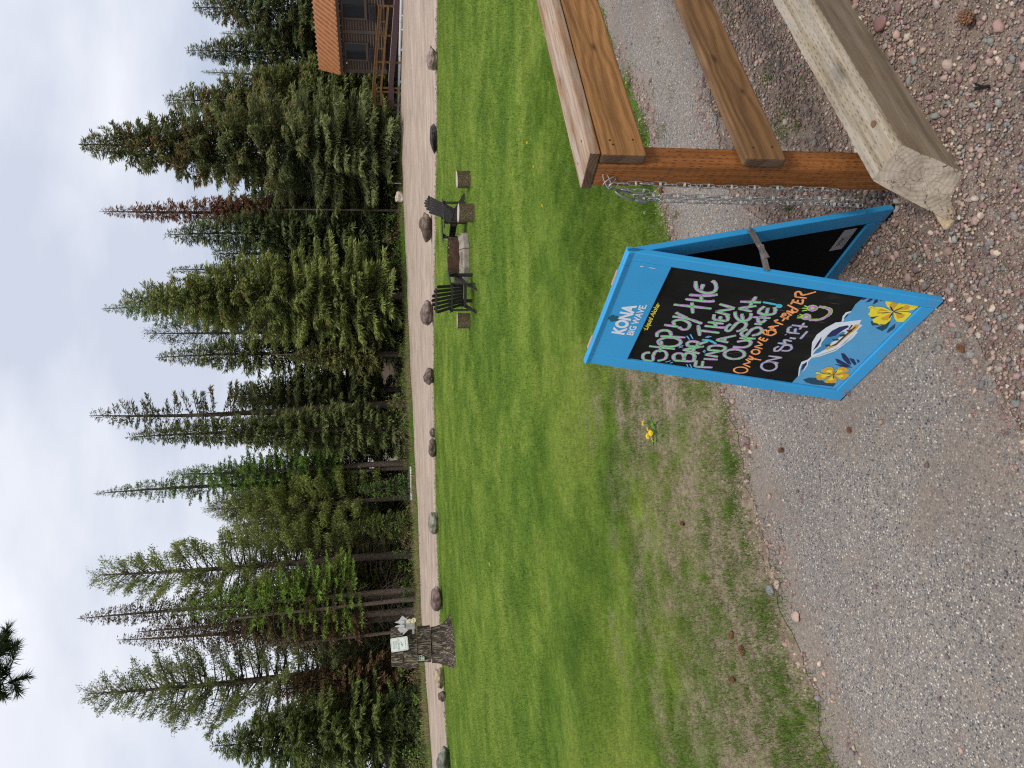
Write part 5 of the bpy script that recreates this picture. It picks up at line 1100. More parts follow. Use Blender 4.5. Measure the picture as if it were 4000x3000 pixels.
# little wooden house with ears fixed to the side of the stump
M_GREYWOOD = flat('grey_wood', (0.33, 0.31, 0.30), 0.85, 0.2, 0.0, 0.3, 12); M_PALEWOOD = flat('pale_wood', (0.52, 0.50, 0.52), 0.7, 0.2, 0.0, 0.1, 12); M_CREAM = flat('cream_paint', (0.66, 0.58, 0.40), 0.6, 0.3)
bx = empty('box_ornament', (SX + 0.80, SY - 0.22, gzf(SX, SY) + 1.28), face, 'grey wooden box ornament with white ears and cream buttons beside the stump', 'ornament')
MB().box(-0.14, 0.14, -0.13, 0.13, 0, 0.28).build('box', M_GREYWOOD, bx, bevel=0.005)
for s in (-1, 1): MB().bar((s * 0.20, 0, 0.27), (0, 0, 0.44), 0.34, 0.02, up=(0, 1, 0)).build('roof_board', M_PALEWOOD, bx)
for s in (-0.02, 0.11):
    MB().prism([(s - 0.03, 0.34), (s + 0.03, 0.34), (s + 0.04, 0.50), (s + 0.02, 0.62), (s, 0.66), (s - 0.02, 0.62), (s - 0.035, 0.50)], 0.0, 0.02).xf(Matrix(((1, 0, 0), (0, 0, -1), (0, 1, 0)))).build('ear', M_PALEWOOD, bx, loc=(0, -0.10, 0))
MB().box(0.05, 0.17, -0.145, -0.1325, 0.02, 0.27).build('front_board', M_CREAM, bx)
for (u, v, r_) in ((0.07, 0.19, 0.035), (0.15, 0.17, 0.04), (0.13, 0.03, 0.075)):
    MB().tube([(u, -0.15, v), (u, -0.165, v)], r_, 14).build('button', M_CREAM, bx)
    for q in (-1, 1): MB().tube([(u + q * r_ * 0.35, -0.1655, v + 0.01), (u + q * r_ * 0.35, -0.168, v + 0.01)], r_ * 0.16, 8).build('button_hole', M_BLACKINK, bx)
MB().tube([(0.19, -0.05, 0.30), (0.26, -0.05, 0.20)], 0.008, 6).build('perch', M_PALEWOOD, bx)
MB().box(-0.30, -0.14, -0.03, 0.03, 0.02, 0.09).build('bracket', M_GREYWOOD, bx)
# ------------------------------------------------------------------ log cabin, ramp, kerb rails, far buildings
CA = math.radians(-46); CO = (20.906, 48.2, 0.968)
t = NT('log_siding_stain', 0.75, 0.25); P = t.obj(); M_LOG = t.col(t.ramp(t.noise(t.mapv(P, (0.6, 6, 6)), 3, 5, 0.6), [(0.3, (0.095, 0.07, 0.056)), (0.7, (0.15, 0.112, 0.092))]))
M_TRIM = flat('cabin_trim', (0.105, 0.076, 0.06), 0.7, 0.25, 0.0, 0.12, 5); M_FASCIA = flat('dark_fascia', (0.045, 0.028, 0.024), 0.7, 0.25)
t = NT('orange_metal_roof', 0.42, 0.45, 0.25); P = t.obj(); M_ROOF = t.col(t.ramp(t.noise(P, 2.5, 5), [(0.3, (0.27, 0.10, 0.028)), (0.7, (0.36, 0.145, 0.045))]))
M_GLASS = NT('window_glass', 0.12, 0.25).col((0.012, 0.014, 0.015)); M_SCREEN = flat('window_screen', (0.022, 0.022, 0.028), 0.7, 0.2); M_AC = flat('dark_ac_case', (0.03, 0.028, 0.027), 0.6, 0.3)
cab = empty('log_cabin', CO, CA, 'brown log-sided cabin with orange metal roof beyond the road', 'cabin')
LX, DY = 9.0, 6.0; Z0, Z1 = 0.86, 3.8
wall = MB().box(0.02, LX, 0.04, DY, Z0, Z1).build('wall', M_TRIM, cab)
npz = 17; pit_ = (Z1 - Z0) / npz
def halflog(L, r=0.5):
    mb = MB(); n = 6; pts = [(-0.125 * math.sin(math.pi * k / n) * 0.75, (k / n - 0.5) * pit_ * 0.97) for k in range(n + 1)]
    m = n + 1; mb.add([(0, *p) for p in pts] + [(L, *p) for p in pts], [(k, m + k, m + k + 1, k + 1) for k in range(n)] + [tuple(range(m)), tuple(reversed(range(m, 2 * m)))]); return mb.mesh('log', M_LOG, False)
LG1, LG2, LGs = halflog(2.19), halflog(LX - 2.75), halflog(DY)
for k in range(npz):
    zc = Z0 + (k + 0.5) * pit_
    link('log', LG1, wall, (0.16, 0.04, zc)); link('log', LG2, wall, (2.62, 0.04, zc)); link('log', LGs, wall, (0.02, DY, zc), (0, 0, -math.pi / 2))
for x0, x1 in ((-0.10, 0.155), (2.38, 2.615)): MB().box(x0, x1, -0.075, 0.05, Z0 - 0.03, Z1).build('corner_board', M_TRIM, cab, bevel=0.01)
MB().box(-0.05, LX, -0.09, 0.03, Z1 - 0.14, Z1 - 0.002).build('top_plate', M_TRIM, cab)
MB().tube([(-0.1, -0.10, Z1 - 0.2), (LX, -0.10, Z1 - 0.2)], 0.025, 6).build('conduit', M_TRIM, cab)
MB().box(0.1, LX, 0.2, DY - 0.2, -0.2, Z0).build('foundation', M_FASCIA, cab)
def window(x0, x1, z0, z1):
    e = empty('window', (x0, -0.06, z0), parent=cab); w, h = x1 - x0, z1 - z0; fr = 0.085
    MB().box(0, w, -0.06, 0.03, h - fr, h).build('frame', M_TRIM, e); MB().box(0, w, -0.06, 0.03, 0, fr).build('frame', M_TRIM, e)
    MB().box(0, fr, -0.06, 0.03, fr + .001, h - fr - .001).build('frame', M_TRIM, e); MB().box(w - fr, w, -0.06, 0.03, fr + .001, h - fr - .001).build('frame', M_TRIM, e)
    MB().box(fr + .001, w * 0.5, -0.02, 0.02, fr + .001, h - fr - .001).build('pane', M_SCREEN, e); MB().box(w * 0.5 + .001, w - fr - .001, -0.01, 0.02, fr + .001, h - fr - .001).build('pane', M_GLASS, e)
    MB().box(w * 0.48, w * 0.5 + 0.03, -0.035, -0.0205, fr + .001, h - fr - .001).build('sash', M_AC, e)
    MB().box(-0.05, w + 0.05, -0.09, 0.03, -0.06, -0.001).build('sill', M_TRIM, e)
window(0.72, 1.86, 2.07, 3.5); window(3.26, 4.9, 2.05, 3.54)
for x0, x1, z0, z1 in ((0.76, 1.62, 1.50, 1.95), (3.30, 4.22, 1.41, 1.87)):
    e = empty('air_conditioner', (x0, -0.1, z0), parent=cab); MB().box(0, x1 - x0, -0.25, 0.02, 0, z1 - z0).build('case', M_AC, e, bevel=0.015)
    for q in range(5): MB().box(0.05, x1 - x0 - 0.05, -0.262, -0.2505, 0.05 + q * 0.075, 0.085 + q * 0.075).build('louvre', M_SCREEN, e)
MB().box(0.55, 0.63, -0.22, -0.08, 3.38, 3.47).build('porch_light', M_WHITE, cab)
# roof: ribbed metal sheet
ER = Vector((0, -0.75, 3.80)); RR = Vector((0, 2.3, 5.40)); rl = (RR - ER).length; ang = math.atan2(RR.z - ER.z, RR.y - ER.y)
XE, XR = 0.02, -0.95
rf = MB().add([(XE, 0, 0), (LX + 0.5, 0, 0), (LX + 0.5, rl, 0), (XR, rl, 0), (XE, 0, 0.03), (LX + 0.5, 0, 0.03), (LX + 0.5, rl, 0.03), (XR, rl, 0.03)], [(3, 2, 1, 0), (4, 5, 6, 7), (0, 1, 5, 4), (1, 2, 6, 5), (2, 3, 7, 6), (3, 0, 4, 7)]).build('roof', M_ROOF, cab, loc=ER, rot=(ang, 0, 0))
def rib(x, y0): return MB().add([(x - 0.055, y0, 0.03), (x + 0.055, y0, 0.03), (x + 0.028, y0, 0.12), (x - 0.028, y0, 0.12), (x - 0.055, rl, 0.03), (x + 0.055, rl, 0.03), (x + 0.028, rl, 0.12), (x - 0.028, rl, 0.12)], [(0, 1, 2, 3), (7, 6, 5, 4), (1, 5, 6, 2), (2, 6, 7, 3), (3, 7, 4, 0)])
for k in range(34):
    x = -0.86 + k * 0.30; rib(x, 0.0 if x > XE + 0.03 else rl * (XE + 0.03 - x) / (XE - XR)).build('rib', M_ROOF, rf)
MB().box(-0.4, LX + 0.5, 0, rl, 0, 0.03).build('roof', M_ROOF, cab, loc=(0, RR.y * 2 - ER.y, ER.z), rot=(math.pi - ang, 0, 0)).scale = (1, 1, -1)
MB().box(0.0, LX + 0.5, -0.02, 0.02, -0.16, -0.003).build('fascia', M_FASCIA, cab, loc=ER)
MB().add([(0.0, 0.04, Z1), (0.0, DY, Z1), (0.0, 2.3, 5.36)], [(0, 1, 2)]).build('gable', M_TRIM, cab)
MB().box(0.0, LX, -0.72, 0.03, 3.70, 3.72).build('soffit', M_FASCIA, cab)
M_BULB = flat('bulb_glass', (0.6, 0.58, 0.5), 0.3, 0.5)
for k in range(16): mb = MB(); mb.lathe([(0.001, -0.05), (0.028, -0.025), (0.016, 0.02), (0.012, 0.04)], 8); mb.build('string_light', M_BULB, cab, loc=(0.1 + k * 0.42, -0.62, 3.655))
# ramp with timber handrail
M_RAMPWOOD = flat('ramp_rail_wood', (0.15, 0.078, 0.027), 0.65, 0.3, 0.0, 0.25, 5); M_DECK = flat('grey_deck', (0.30, 0.25, 0.245), 0.8, 0.2); M_RAMPSIDE = flat('maroon_fascia', (0.075, 0.042, 0.045), 0.7, 0.25)
ramp = empty('access_ramp', CO, CA, 'timber handrail ramp with maroon side running along the cabin front', 'ramp')
def rz_(x): return 0.78 - max(0.0, (x + 0.3)) * 0.098          # top of ramp deck
YR = -1.6
for x0, x1 in ((-1.55, -0.3), (-0.3, 4.8), (4.8, 7.6)):
    a, b = rz_(x0), rz_(x1)
    MB().add([(x0, YR, a), (x1, YR, b), (x1, YR + 1.25, b), (x0, YR + 1.25, a), (x0, YR, a - 0.05), (x1, YR, b - 0.05), (x1, YR + 1.25, b - 0.05), (x0, YR + 1.25, a - 0.05)], [(0, 1, 2, 3), (7, 6, 5, 4), (0, 4, 5, 1), (1, 5, 6, 2), (2, 6, 7, 3), (3, 7, 4, 0)]).build('deck', M_DECK, ramp)
    MB().add([(x0, YR - 0.05, a + 0.02), (x1, YR - 0.05, b + 0.02), (x1, YR - 0.004, b + 0.02), (x0, YR - 0.004, a + 0.02), (x0, YR - 0.05, a - 0.30), (x1, YR - 0.05, b - 0.36), (x1, YR - 0.004, b - 0.36), (x0, YR - 0.004, a - 0.30)], [(0, 1, 2, 3), (7, 6, 5, 4), (0, 4, 5, 1), (1, 5, 6, 2), (2, 6, 7, 3), (3, 7, 4, 0)]).build('side_board', M_RAMPSIDE, ramp)
def rail_line(nm, dz, w, tk, y): 
    pts = [(-1.5, y, rz_(-0.3) + dz), (-0.42, y, rz_(-0.3) + dz), (4.7, y, rz_(4.7) + dz - 0.12)]
    for p, q in zip(pts[:-1], pts[1:]): MB().bar(p, q, w, tk).build(nm, M_RAMPWOOD, ramp)
rail_line('hand_rail', 1.04, 0.14, 0.06, YR - 0.02); rail_line('upper_rail', 0.93, 0.04, 0.13, YR - 0.03); rail_line('middle_rail', 0.49, 0.045, 0.13, YR - 0.03)
for k, x in enumerate((4.63, 2.92, 1.3, -0.36, -0.62, -1.47)): MB().box(x - 0.05, x + 0.05, YR + 0.005, YR + 0.095, -0.1, rz_(x) + 0.98 - (0.12 if x > 4 else 0)).build('post', M_RAMPWOOD, ramp)
for x in (3.74, 2.14, 0.46): MB().box(x - 0.04, x + 0.04, YR - 0.005, YR + 0.04, rz_(x) + 0.5, rz_(x) + 0.92).build('spacer', M_RAMPWOOD, ramp)
MB().bar((-1.5, YR + 1.2, rz_(-0.3) + 0.95), (-0.2, YR + 1.2, rz_(-0.3) + 0.95), 0.08, 0.06).build('hand_rail', M_RAMPWOOD, ramp)
# white kerb rails
M_KERB = flat('white_kerb_paint', (0.56, 0.59, 0.62), 0.5, 0.3, 0.0, 0.1, 6)
def kerb(pts, label):
    e = empty('kerb_rail', (pts[0][0], pts[0][1], gzf(*pts[0])), 0, label, 'kerb rail', 'white kerb rails beyond the road')
    for p, q in zip(pts[:-1], pts[1:]):
        a = Vector((p[0], p[1], gzf(*p) + 0.13)) - e.location; b = Vector((q[0], q[1], gzf(*q) + 0.13)) - e.location; d = (b - a).normalized() * 0.02
        MB().tube([a + d, b - d], 0.085, 10).build('rail', M_KERB, e, smooth=False)
        for s in (0.2, 0.8): c = a.lerp(b, s); MB().box(c.x - 0.09, c.x + 0.09, c.y - 0.06, c.y + 0.06, c.z - 0.2, c.z - 0.02).build('foot', M_KERB, e)
kerb([(23.4, 42.2), (22.19, 44.0), (21.0, 45.9), (19.7, 47.7), (18.45, 49.6)], 'white kerb rail along the road in front of the cabin ramp')
kerb([(-5.05, 46.0), (-7.2, 46.1)], 'short white kerb rail lying at the wood edge across the road')
# ferns by the ramp
def fern(x, y, r, label):
    e = empty('fern_clump', (x, y, gzf(x, y)), 0, label, 'plant', 'ferns along the ramp')
    for k in range(14):
        a = k * 2.4; L = r * rc.uniform(0.7, 1.1); mb = MB(); c, s = math.cos(a), math.sin(a); b = 0
        for i in range(6):
            f0 = i / 6; f1 = (i + 1.3) / 6; z0_ = L * (0.9 * f0 - 0.55 * f0 * f0); w = 0.09 * (1 - f0) * r / 0.4 + 0.01
            p = (c * L * f0 * 0.8, s * L * f0 * 0.8, z0_ + 0.02)
            mb.add([p, (p[0] - s * w + c * 0.03, p[1] + c * w + s * 0.03, p[2] - 0.02), (c * L * f1 * 0.8, s * L * f1 * 0.8, L * (0.9 * f1 - 0.55 * f1 * f1) + 0.02), (p[0] + s * w + c * 0.03, p[1] - c * w + s * 0.03, p[2] - 0.02)], [(0, 1, 2, 3)])
        mb.build('frond', M_FERN, e)
M_FERN = flat('fern_green', (0.07, 0.13, 0.03), 0.6, 0.3, 0.0, 0.3, 10)
fern(21.35, 46.05, 0.55, 'fern clump beside the purple boulder in front of the ramp'); fern(20.1, 47.9, 0.45, 'fern clump halfway along the ramp behind the kerb rail'); fern(19.2, 48.7, 0.4, 'fern clump beside the boulder at the ramp landing')
# far orange-roofed cabin glimpsed between the trunks
def far_house(name, x, y, w, d, h, rh, wall_c, roof_c, label, rz, win=True):
    e = empty(name, (x, y, gzf(x, y)), rz, label, 'building'); MW = flat(name + '_wall', wall_c, 0.8, 0.2, 0.0, 0.1, 3); MR = flat(name + '_roof', roof_c, 0.6, 0.3, 0.1, 0.12, 2)
    MB().box(-w / 2, w / 2, 0, d, 0, h).build('wall', MW, e)
    MB().add([(-w / 2 - 0.4, -0.5, h - 0.05), (w / 2 + 0.4, -0.5, h - 0.05), (w / 2 + 0.4, d / 2, h + rh), (-w / 2 - 0.4, d / 2, h + rh), (-w / 2 - 0.4, d + 0.5, h - 0.05), (w / 2 + 0.4, d + 0.5, h - 0.05)], [(0, 1, 2, 3), (3, 2, 5, 4)]).build('roof', MR, e)
    if win:
        for x0 in (-w * 0.28, w * 0.12):
            f = MB().box(x0, x0 + 1.0, -0.05, 0.0, 1.0, 2.1).build('window', M_TRIM, e); MB().box(x0 + 0.08, x0 + 0.92, -0.07, -0.0505, 1.08, 2.02).build('pane', M_GLASS, f)
    return e
far_house('far_cabin', 1.9, 74.0, 9.0, 6.0, 2.5, 1.5, (0.20, 0.15, 0.125), (0.50, 0.20, 0.06), 'far brown cabin with orange roof glimpsed between dark trunks', 0.1)
sh = far_house('far_shed', -6.0, 68.0, 5.0, 4.0, 2.4, 0.7, (0.50, 0.48, 0.32), (0.55, 0.56, 0.56), 'cream corrugated shed glimpsed behind the bright larch trunks', 0.0, False)
for k in range(24): MB().box(-2.45 + k * 0.2, -2.38 + k * 0.2, -0.03, -0.001, 0.05, 2.3).build('corrugation', sh.children[0].data.materials[0], sh)
# things at the foot of the big spruce
def panel(x, y, rz, label, tl):
    e = empty('panel_stand', (x, y, gzf(x, y)), rz, label, 'stand'); e.rotation_euler = (0, 0, rz)
    MB().box(-0.24, 0.24, -0.02, 0.02, 0.30, 0.80).build('panel', flat('grey_panel', (0.10, 0.092, 0.09), 0.7, 0.25), e, bevel=0.03, rot=(tl, 0, 0))
    for s in (-0.2, 0.2): MB().tube([(s, 0, 0), (s, 0, 0.36)], 0.016, 6).build('leg', M_AC, e)
    MB().tube([(-0.24, 0, 0.28), (0.24, 0, 0.28)], 0.016, 6).build('bar', M_AC, e)
panel(17.05, 49.3, 0.1, 'grey square panel on thin dark legs beside the big spruce trunk', 0.0); panel(15.95, 49.15, -0.15, 'tilted grey square panel on legs right against the big spruce trunk', 0.12)
bh = empty('bird_house', (15.98, 50.05, gzf(16, 50) + 1.55), 0.0, 'small yellow bird house on the trunk of the big spruce', 'bird house')
MB().box(-0.10, 0.10, -0.10, 0.10, 0, 0.34).build('box', flat('yellow_wood', (0.42, 0.25, 0.08), 0.7, 0.2), bh)
for s in (-1, 1): MB().bar((s * 0.15, 0, 0.33), (0, 0, 0.46), 0.28, 0.02, up=(0, 1, 0)).build('roof_board', M_FASCIA, bh)
MB().tube([(0, -0.101, 0.22), (0, -0.106, 0.22)], 0.03, 10).build('entrance_hole', M_BLACKINK, bh); MB().bar((0, 0, -0.08), (0, 0, 0.0), 0.03, 0.03).build('peg', M_FASCIA, bh)
mk = empty('marker_stake', (13.75, 48.9, gzf(13.75, 48.9)), 0, 'thin white marker stake with red top near the pale rock', 'stake')
MB().tube([(0, 0, 0), (0, 0, 0.52)], 0.022, 6).build('stake', M_WHITE, mk); MB().tube([(0, 0, 0.52), (0, 0, 0.72)], 0.04, 6).build('red_top', flat('red_paint', (0.35, 0.06, 0.03), 0.6, 0.3), mk)
# ------------------------------------------------------------------ conifers
t = NT('conifer_foliage', 0.65, 0.2)
t.col(t.attr())
tr = t.n('ShaderNodeBsdfTranslucent', {'Color': t.attr()}); mx = t.n('ShaderNodeMixShader', {0: 0.32, 1: t.b.outputs[0], 2: tr.outputs[0]})
t.t.links.new(mx.outputs[0], t.t.nodes['Material Output'].inputs['Surface'])
M_FOL = t.m
M_TRUNK = bark_mat('conifer_bark', (0.05, 0.037, 0.03), (0.13, 0.10, 0.08), (0.24, 0.19, 0.155), 1.4, 0.25)
M_TRUNK_PALE = bark_mat('pale_conifer_bark', (0.07, 0.052, 0.042), (0.19, 0.145, 0.115), (0.32, 0.26, 0.21), 1.4, 0.25)

def tubes_np(P, Rr, n=3):
    """many thin tapered tubes at once: P (m,k,3) centre lines, Rr (m,k) radii"""
    m, k, _ = P.shape
    d = np.zeros_like(P); d[:, 1:-1] = P[:, 2:] - P[:, :-2]; d[:, 0] = P[:, 1] - P[:, 0]; d[:, -1] = P[:, -1] - P[:, -2]
    d /= np.linalg.norm(d, axis=-1, keepdims=True) + 1e-9
    ref = np.tile(np.array([0.13, 0.21, 1.0]), (m, k, 1)); hz = np.abs(d[..., 2]) > 0.9; ref[hz] = (1.0, 0.2, 0.1)
    x = np.cross(d, ref); x /= np.linalg.norm(x, axis=-1, keepdims=True) + 1e-9; y = np.cross(d, x)
    a = np.arange(n) * 2 * math.pi / n
    V = P[:, :, None] + (x[:, :, None] * np.cos(a)[:, None] + y[:, :, None] * np.sin(a)[:, None]) * Rr[:, :, None, None]
    i = (np.arange(m) * k * n)[:, None, None] + (np.arange(k - 1) * n)[None, :, None] + np.arange(n)[None, None]
    j = (np.arange(m) * k * n)[:, None, None] + (np.arange(k - 1) * n)[None, :, None] + ((np.arange(n) + 1) % n)[None, None]
    F = np.stack([i, j, j + n, i + n], -1).reshape(-1, 4)
    return V.reshape(-1, 3), F

def diamonds(P, D, L, W, C, rng, fold=0.3, tip=1.25):
    """flat sprays of needles: P base, D direction, length, width, colour"""
    n = len(P)
    up = rng.normal(0, 0.55, (n, 3)) + np.array([0, 0, 1.0])
    s = np.cross(D, up); s /= np.linalg.norm(s, axis=1, keepdims=True) + 1e-9; nr = np.cross(s, D)
    mid = P + D * (L * 0.45)[:, None]
    a = mid + s * (W / 2)[:, None] - nr * (W * fold)[:, None]; b = mid - s * (W / 2)[:, None] - nr * (W * fold)[:, None]; tp = P + D * L[:, None]
    V = np.stack([P, a, tp, b], 1).reshape(-1, 3); k = np.arange(n)[:, None] * 4
    F = np.concatenate([k + np.array([0, 1, 2]), k + np.array([0, 2, 3])], 0)
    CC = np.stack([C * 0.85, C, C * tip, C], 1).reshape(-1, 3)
    return V, F, CC

KIND = dict(
    spruce=dict(sp=0.36, nb=(6, 8), k=41, prof=0.74, a_top=38, a_mid=-4, a_low=-24, c=0.16, lat=0.34, l=(0.18, 0.39), wr=0.22, s0=0.10, droop=0.32, rad=0.010),
    sparse=dict(sp=0.62, nb=(3, 5), k=46, prof=0.62, a_top=42, a_mid=14, a_low=-14, c=0.05, lat=0.16, l=(0.17, 0.36), wr=0.19, s0=0.12, droop=0.30, rad=0.014),
    larch=dict(sp=0.36, nb=(5, 7), k=62, prof=0.85, a_top=45, a_mid=8, a_low=-16, c=0.10, lat=0.24, l=(0.10, 0.22), wr=0.27, s0=0.12, droop=0.12, rad=0.011),
    pine=dict(sp=0.42, nb=(4, 6), k=60, prof=0.62, a_top=55, a_mid=22, a_low=-8, c=0.16, lat=0.22, l=(0.11, 0.20), wr=0.27, s0=0.35, droop=0.06, rad=0.016),
    dead=dict(sp=0.30, nb=(6, 8), k=26, prof=0.7, a_top=30, a_mid=-12, a_low=-28, c=0.06, lat=0.2, l=(0.12, 0.26), wr=0.32, s0=0.15, droop=0.15, rad=0.010))

def make_tree(name, kind, x, y, H, R, seed, dark, light, label, cb=0.08, dens=1.0, cones=0.0, group=None, loc=True, bark=None, bare=0.0, topcol=None, flat_top=0.0, rscale=1.0, lsc=1.0):
    q = KIND[kind]; rng = np.random.default_rng(seed)
    dark, light = np.array(dark), np.array(light)
    zs = []; zc = H * cb
    while zc < H * 0.985:
        zs.append(zc); t_ = (H - zc) / (H - H * cb); zc += q['sp'] * (0.45 + 0.65 * t_) * rng.uniform(0.75, 1.25) * (H / 18) ** 0.5
    Z, A, Ln, El = [], [], [], []
    for z in zs:
        t_ = (H - z) / (H - H * cb); n = rng.integers(q['nb'][0], q['nb'][1] + 1)
        if t_ < 0.12: n = max(3, n - 2)
        a0 = rng.uniform(0, 6.283)
        prof = (t_ ** q['prof']) * (1 - 0.25 * max(0, (t_ - 0.82) / 0.18))
        for k in range(n):
            Z.append(z + rng.normal(0, 0.06)); A.append(a0 + k * 6.283 / n + rng.normal(0, 0.25)); Ln.append(max(0.12, R * prof * rng.uniform(0.62, 1.18)))
            El.append(np.interp(t_, [0, 0.35, 1], [q['a_top'], q['a_mid'], q['a_low']]) + rng.normal(0, 7))
    Z, A, Ln, El = map(np.array, (Z, A, Ln, El)); nb = len(Z); ta = np.tan(np.radians(El)); cu = q['c'] * rng.uniform(0.5, 1.5, nb)
    sway = np.array([rng.normal(0, 0.012), rng.normal(0, 0.008)])
    def axis(z): return np.stack([sway[0] * z * np.sin(z / H * 3), sway[1] * z * np.sin(z / H * 2 + 1)], -1)
    ax = axis(Z)
    def at_s(i, s): 
        r = Ln[i] * s; zz = Z[i] + Ln[i] * (ta[i] * s * (1 - 0.25 * s) + cu[i] * s * s - 0.10 * s)
        return np.stack([ax[i, 0] + np.cos(A[i]) * r, ax[i, 1] + np.sin(A[i]) * r, zz], -1)
    # foliage
    cnt = np.maximum(4, (q['k'] * dens * Ln * (0.6 + 0.4 * np.minimum(Ln, 2.0))).astype(int)); ii = np.repeat(np.arange(nb), cnt); n = len(ii)
    s = q['s0'] + (1 - q['s0']) * rng.uniform(0, 1, n) ** 0.8
    lat = rng.uniform(-1, 1, n) * (q['lat'] * Ln[ii] * (1.05 - s) + 0.07)
    P = at_s(ii, s); out = np.stack([np.cos(A[ii]), np.sin(A[ii]), np.zeros(n)], -1); side = np.stack([-out[:, 1], out[:, 0], np.zeros(n)], -1)
    P = P + side * lat[:, None]; P[:, 2] -= np.abs(lat) * q['droop'] + rng.exponential(0.05, n) * (1 if kind in ('spruce', 'dead') else 0.4)
    if kind == 'pine':
        cl = np.floor(s * 7 + rng.normal(0, 0.12, n)) / 7 + 0.08; P = at_s(ii, np.clip(cl, 0.3, 1.0)) + side * (np.round(lat / 0.28) * 0.28)[:, None] + rng.normal(0, 0.10, (n, 3))
        D = rng.normal(0, 0.7, (n, 3)) + out * 0.5 + np.array([0, 0, 0.55])
    elif kind == 'larch':
        D = rng.normal(0, 0.5, (n, 3)) + out * 0.8 + side * np.sign(lat)[:, None] * 0.6 + np.array([0, 0, -0.05])
    else:
        D = rng.normal(0, 0.32, (n, 3)) + out * 0.85 + side * np.sign(lat)[:, None] * 0.65 + np.array([0, 0, 1.0]) * (ta[ii] * 0.5 - 0.30)[:, None]
    D /= np.linalg.norm(D, axis=1, keepdims=True)
    L = rng.uniform(*q['l'], n) * lsc * (0.75 + 0.25 * np.minimum(Ln[ii], 2)); W = L * q['wr'] * rng.uniform(0.8, 1.3, n)
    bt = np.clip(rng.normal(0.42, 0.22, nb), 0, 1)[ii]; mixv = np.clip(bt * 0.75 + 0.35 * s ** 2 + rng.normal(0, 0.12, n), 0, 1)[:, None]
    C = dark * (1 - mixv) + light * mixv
    if topcol is not None:
        k = sstep(topcol[1] - 0.12, topcol[1] + 0.1, P[:, 2] / H + rng.normal(0, 0.06, n))[:, None]; C = C * (1 - k) + np.array(topcol[0]) * rng.uniform(0.7, 1.25, (n, 1)) * k
    if cones:
        k = (rng.uniform(0, 1, n) < cones * sstep(0.22, 0.7, P[:, 2] / H) * (0.35 + s) * (0.3 + 1.4 * (bt > 0.5)))[:, None]; C = np.where(k, np.array([0.20, 0.105, 0.045]) * rng.uniform(0.6, 1.3, (n, 1)), C)
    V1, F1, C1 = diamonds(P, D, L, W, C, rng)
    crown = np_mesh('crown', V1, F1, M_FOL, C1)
    # limbs, bare lower twigs and trunk
    ss = np.array([0, 0.45, 0.95]); PL = np.stack([at_s(np.arange(nb), np.full(nb, v)) for v in ss], 1); RL_ = np.stack([Ln * q['rad'] + 0.008, Ln * q['rad'] * 0.6 + 0.005, np.full(nb, 0.003)], 1) * rscale
    TV, TF = tubes_np(PL, RL_)
    if bare:
        m = int(bare * H * 5); zb = rng.uniform(0.06, max(0.2, cb * 1.6), m) * H; ab = rng.uniform(0, 6.283, m); lb = rng.uniform(0.4, 1.0, m) * R * 0.8
        o = np.stack([np.cos(ab), np.sin(ab)], -1); PB = np.zeros((m, 4, 3))
        for k, (f, dz) in enumerate(((0, 0), (0.4, 0.02), (0.75, -0.10), (1.0, -0.30))): PB[:, k, :2] = o * (lb * f)[:, None] + rng.normal(0, 0.05, (m, 2)) * f; PB[:, k, 2] = zb + lb * dz
        v2, f2 = tubes_np(PB, np.stack([np.full(m, 0.022), np.full(m, 0.014), np.full(m, 0.009), np.full(m, 0.004)], 1)); TF = np.concatenate([TF, f2 + len(TV)]); TV = np.concatenate([TV, v2])
    zz = np.concatenate([[0, 0.02, 0.06], np.linspace(0.12, 0.995, 14)]) * H; r0 = 0.0105 * H + 0.05
    rad = (r0 * (1 - zz / H) ** 0.85 + 0.012) * (1 + 0.35 * np.exp(-zz / 0.35)) * rscale
    c = axis(zz); PT = np.stack([c[:, 0], c[:, 1], zz], -1)[None]; v3, f3 = tubes_np(PT, rad[None], 9); TF = np.concatenate([TF, f3 + len(TV)]); TV = np.concatenate([TV, v3])
    trunk = np_mesh('trunk', TV, TF, bark or M_TRUNK, smooth=True)
    e = empty(name, (x, y, gzf(x, y) - 0.05), 0, label, 'tree', group)
    link('trunk', trunk, e); link('crown', crown, e)
    return e
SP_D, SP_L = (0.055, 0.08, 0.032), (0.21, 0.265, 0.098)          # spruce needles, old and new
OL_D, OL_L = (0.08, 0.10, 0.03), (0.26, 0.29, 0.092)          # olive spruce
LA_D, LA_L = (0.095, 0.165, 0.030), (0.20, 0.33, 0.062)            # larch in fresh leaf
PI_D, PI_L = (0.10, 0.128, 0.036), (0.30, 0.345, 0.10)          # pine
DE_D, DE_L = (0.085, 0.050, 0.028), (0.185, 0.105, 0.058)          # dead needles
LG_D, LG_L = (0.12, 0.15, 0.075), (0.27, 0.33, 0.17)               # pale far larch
GT = 'trees along the far side of the road'
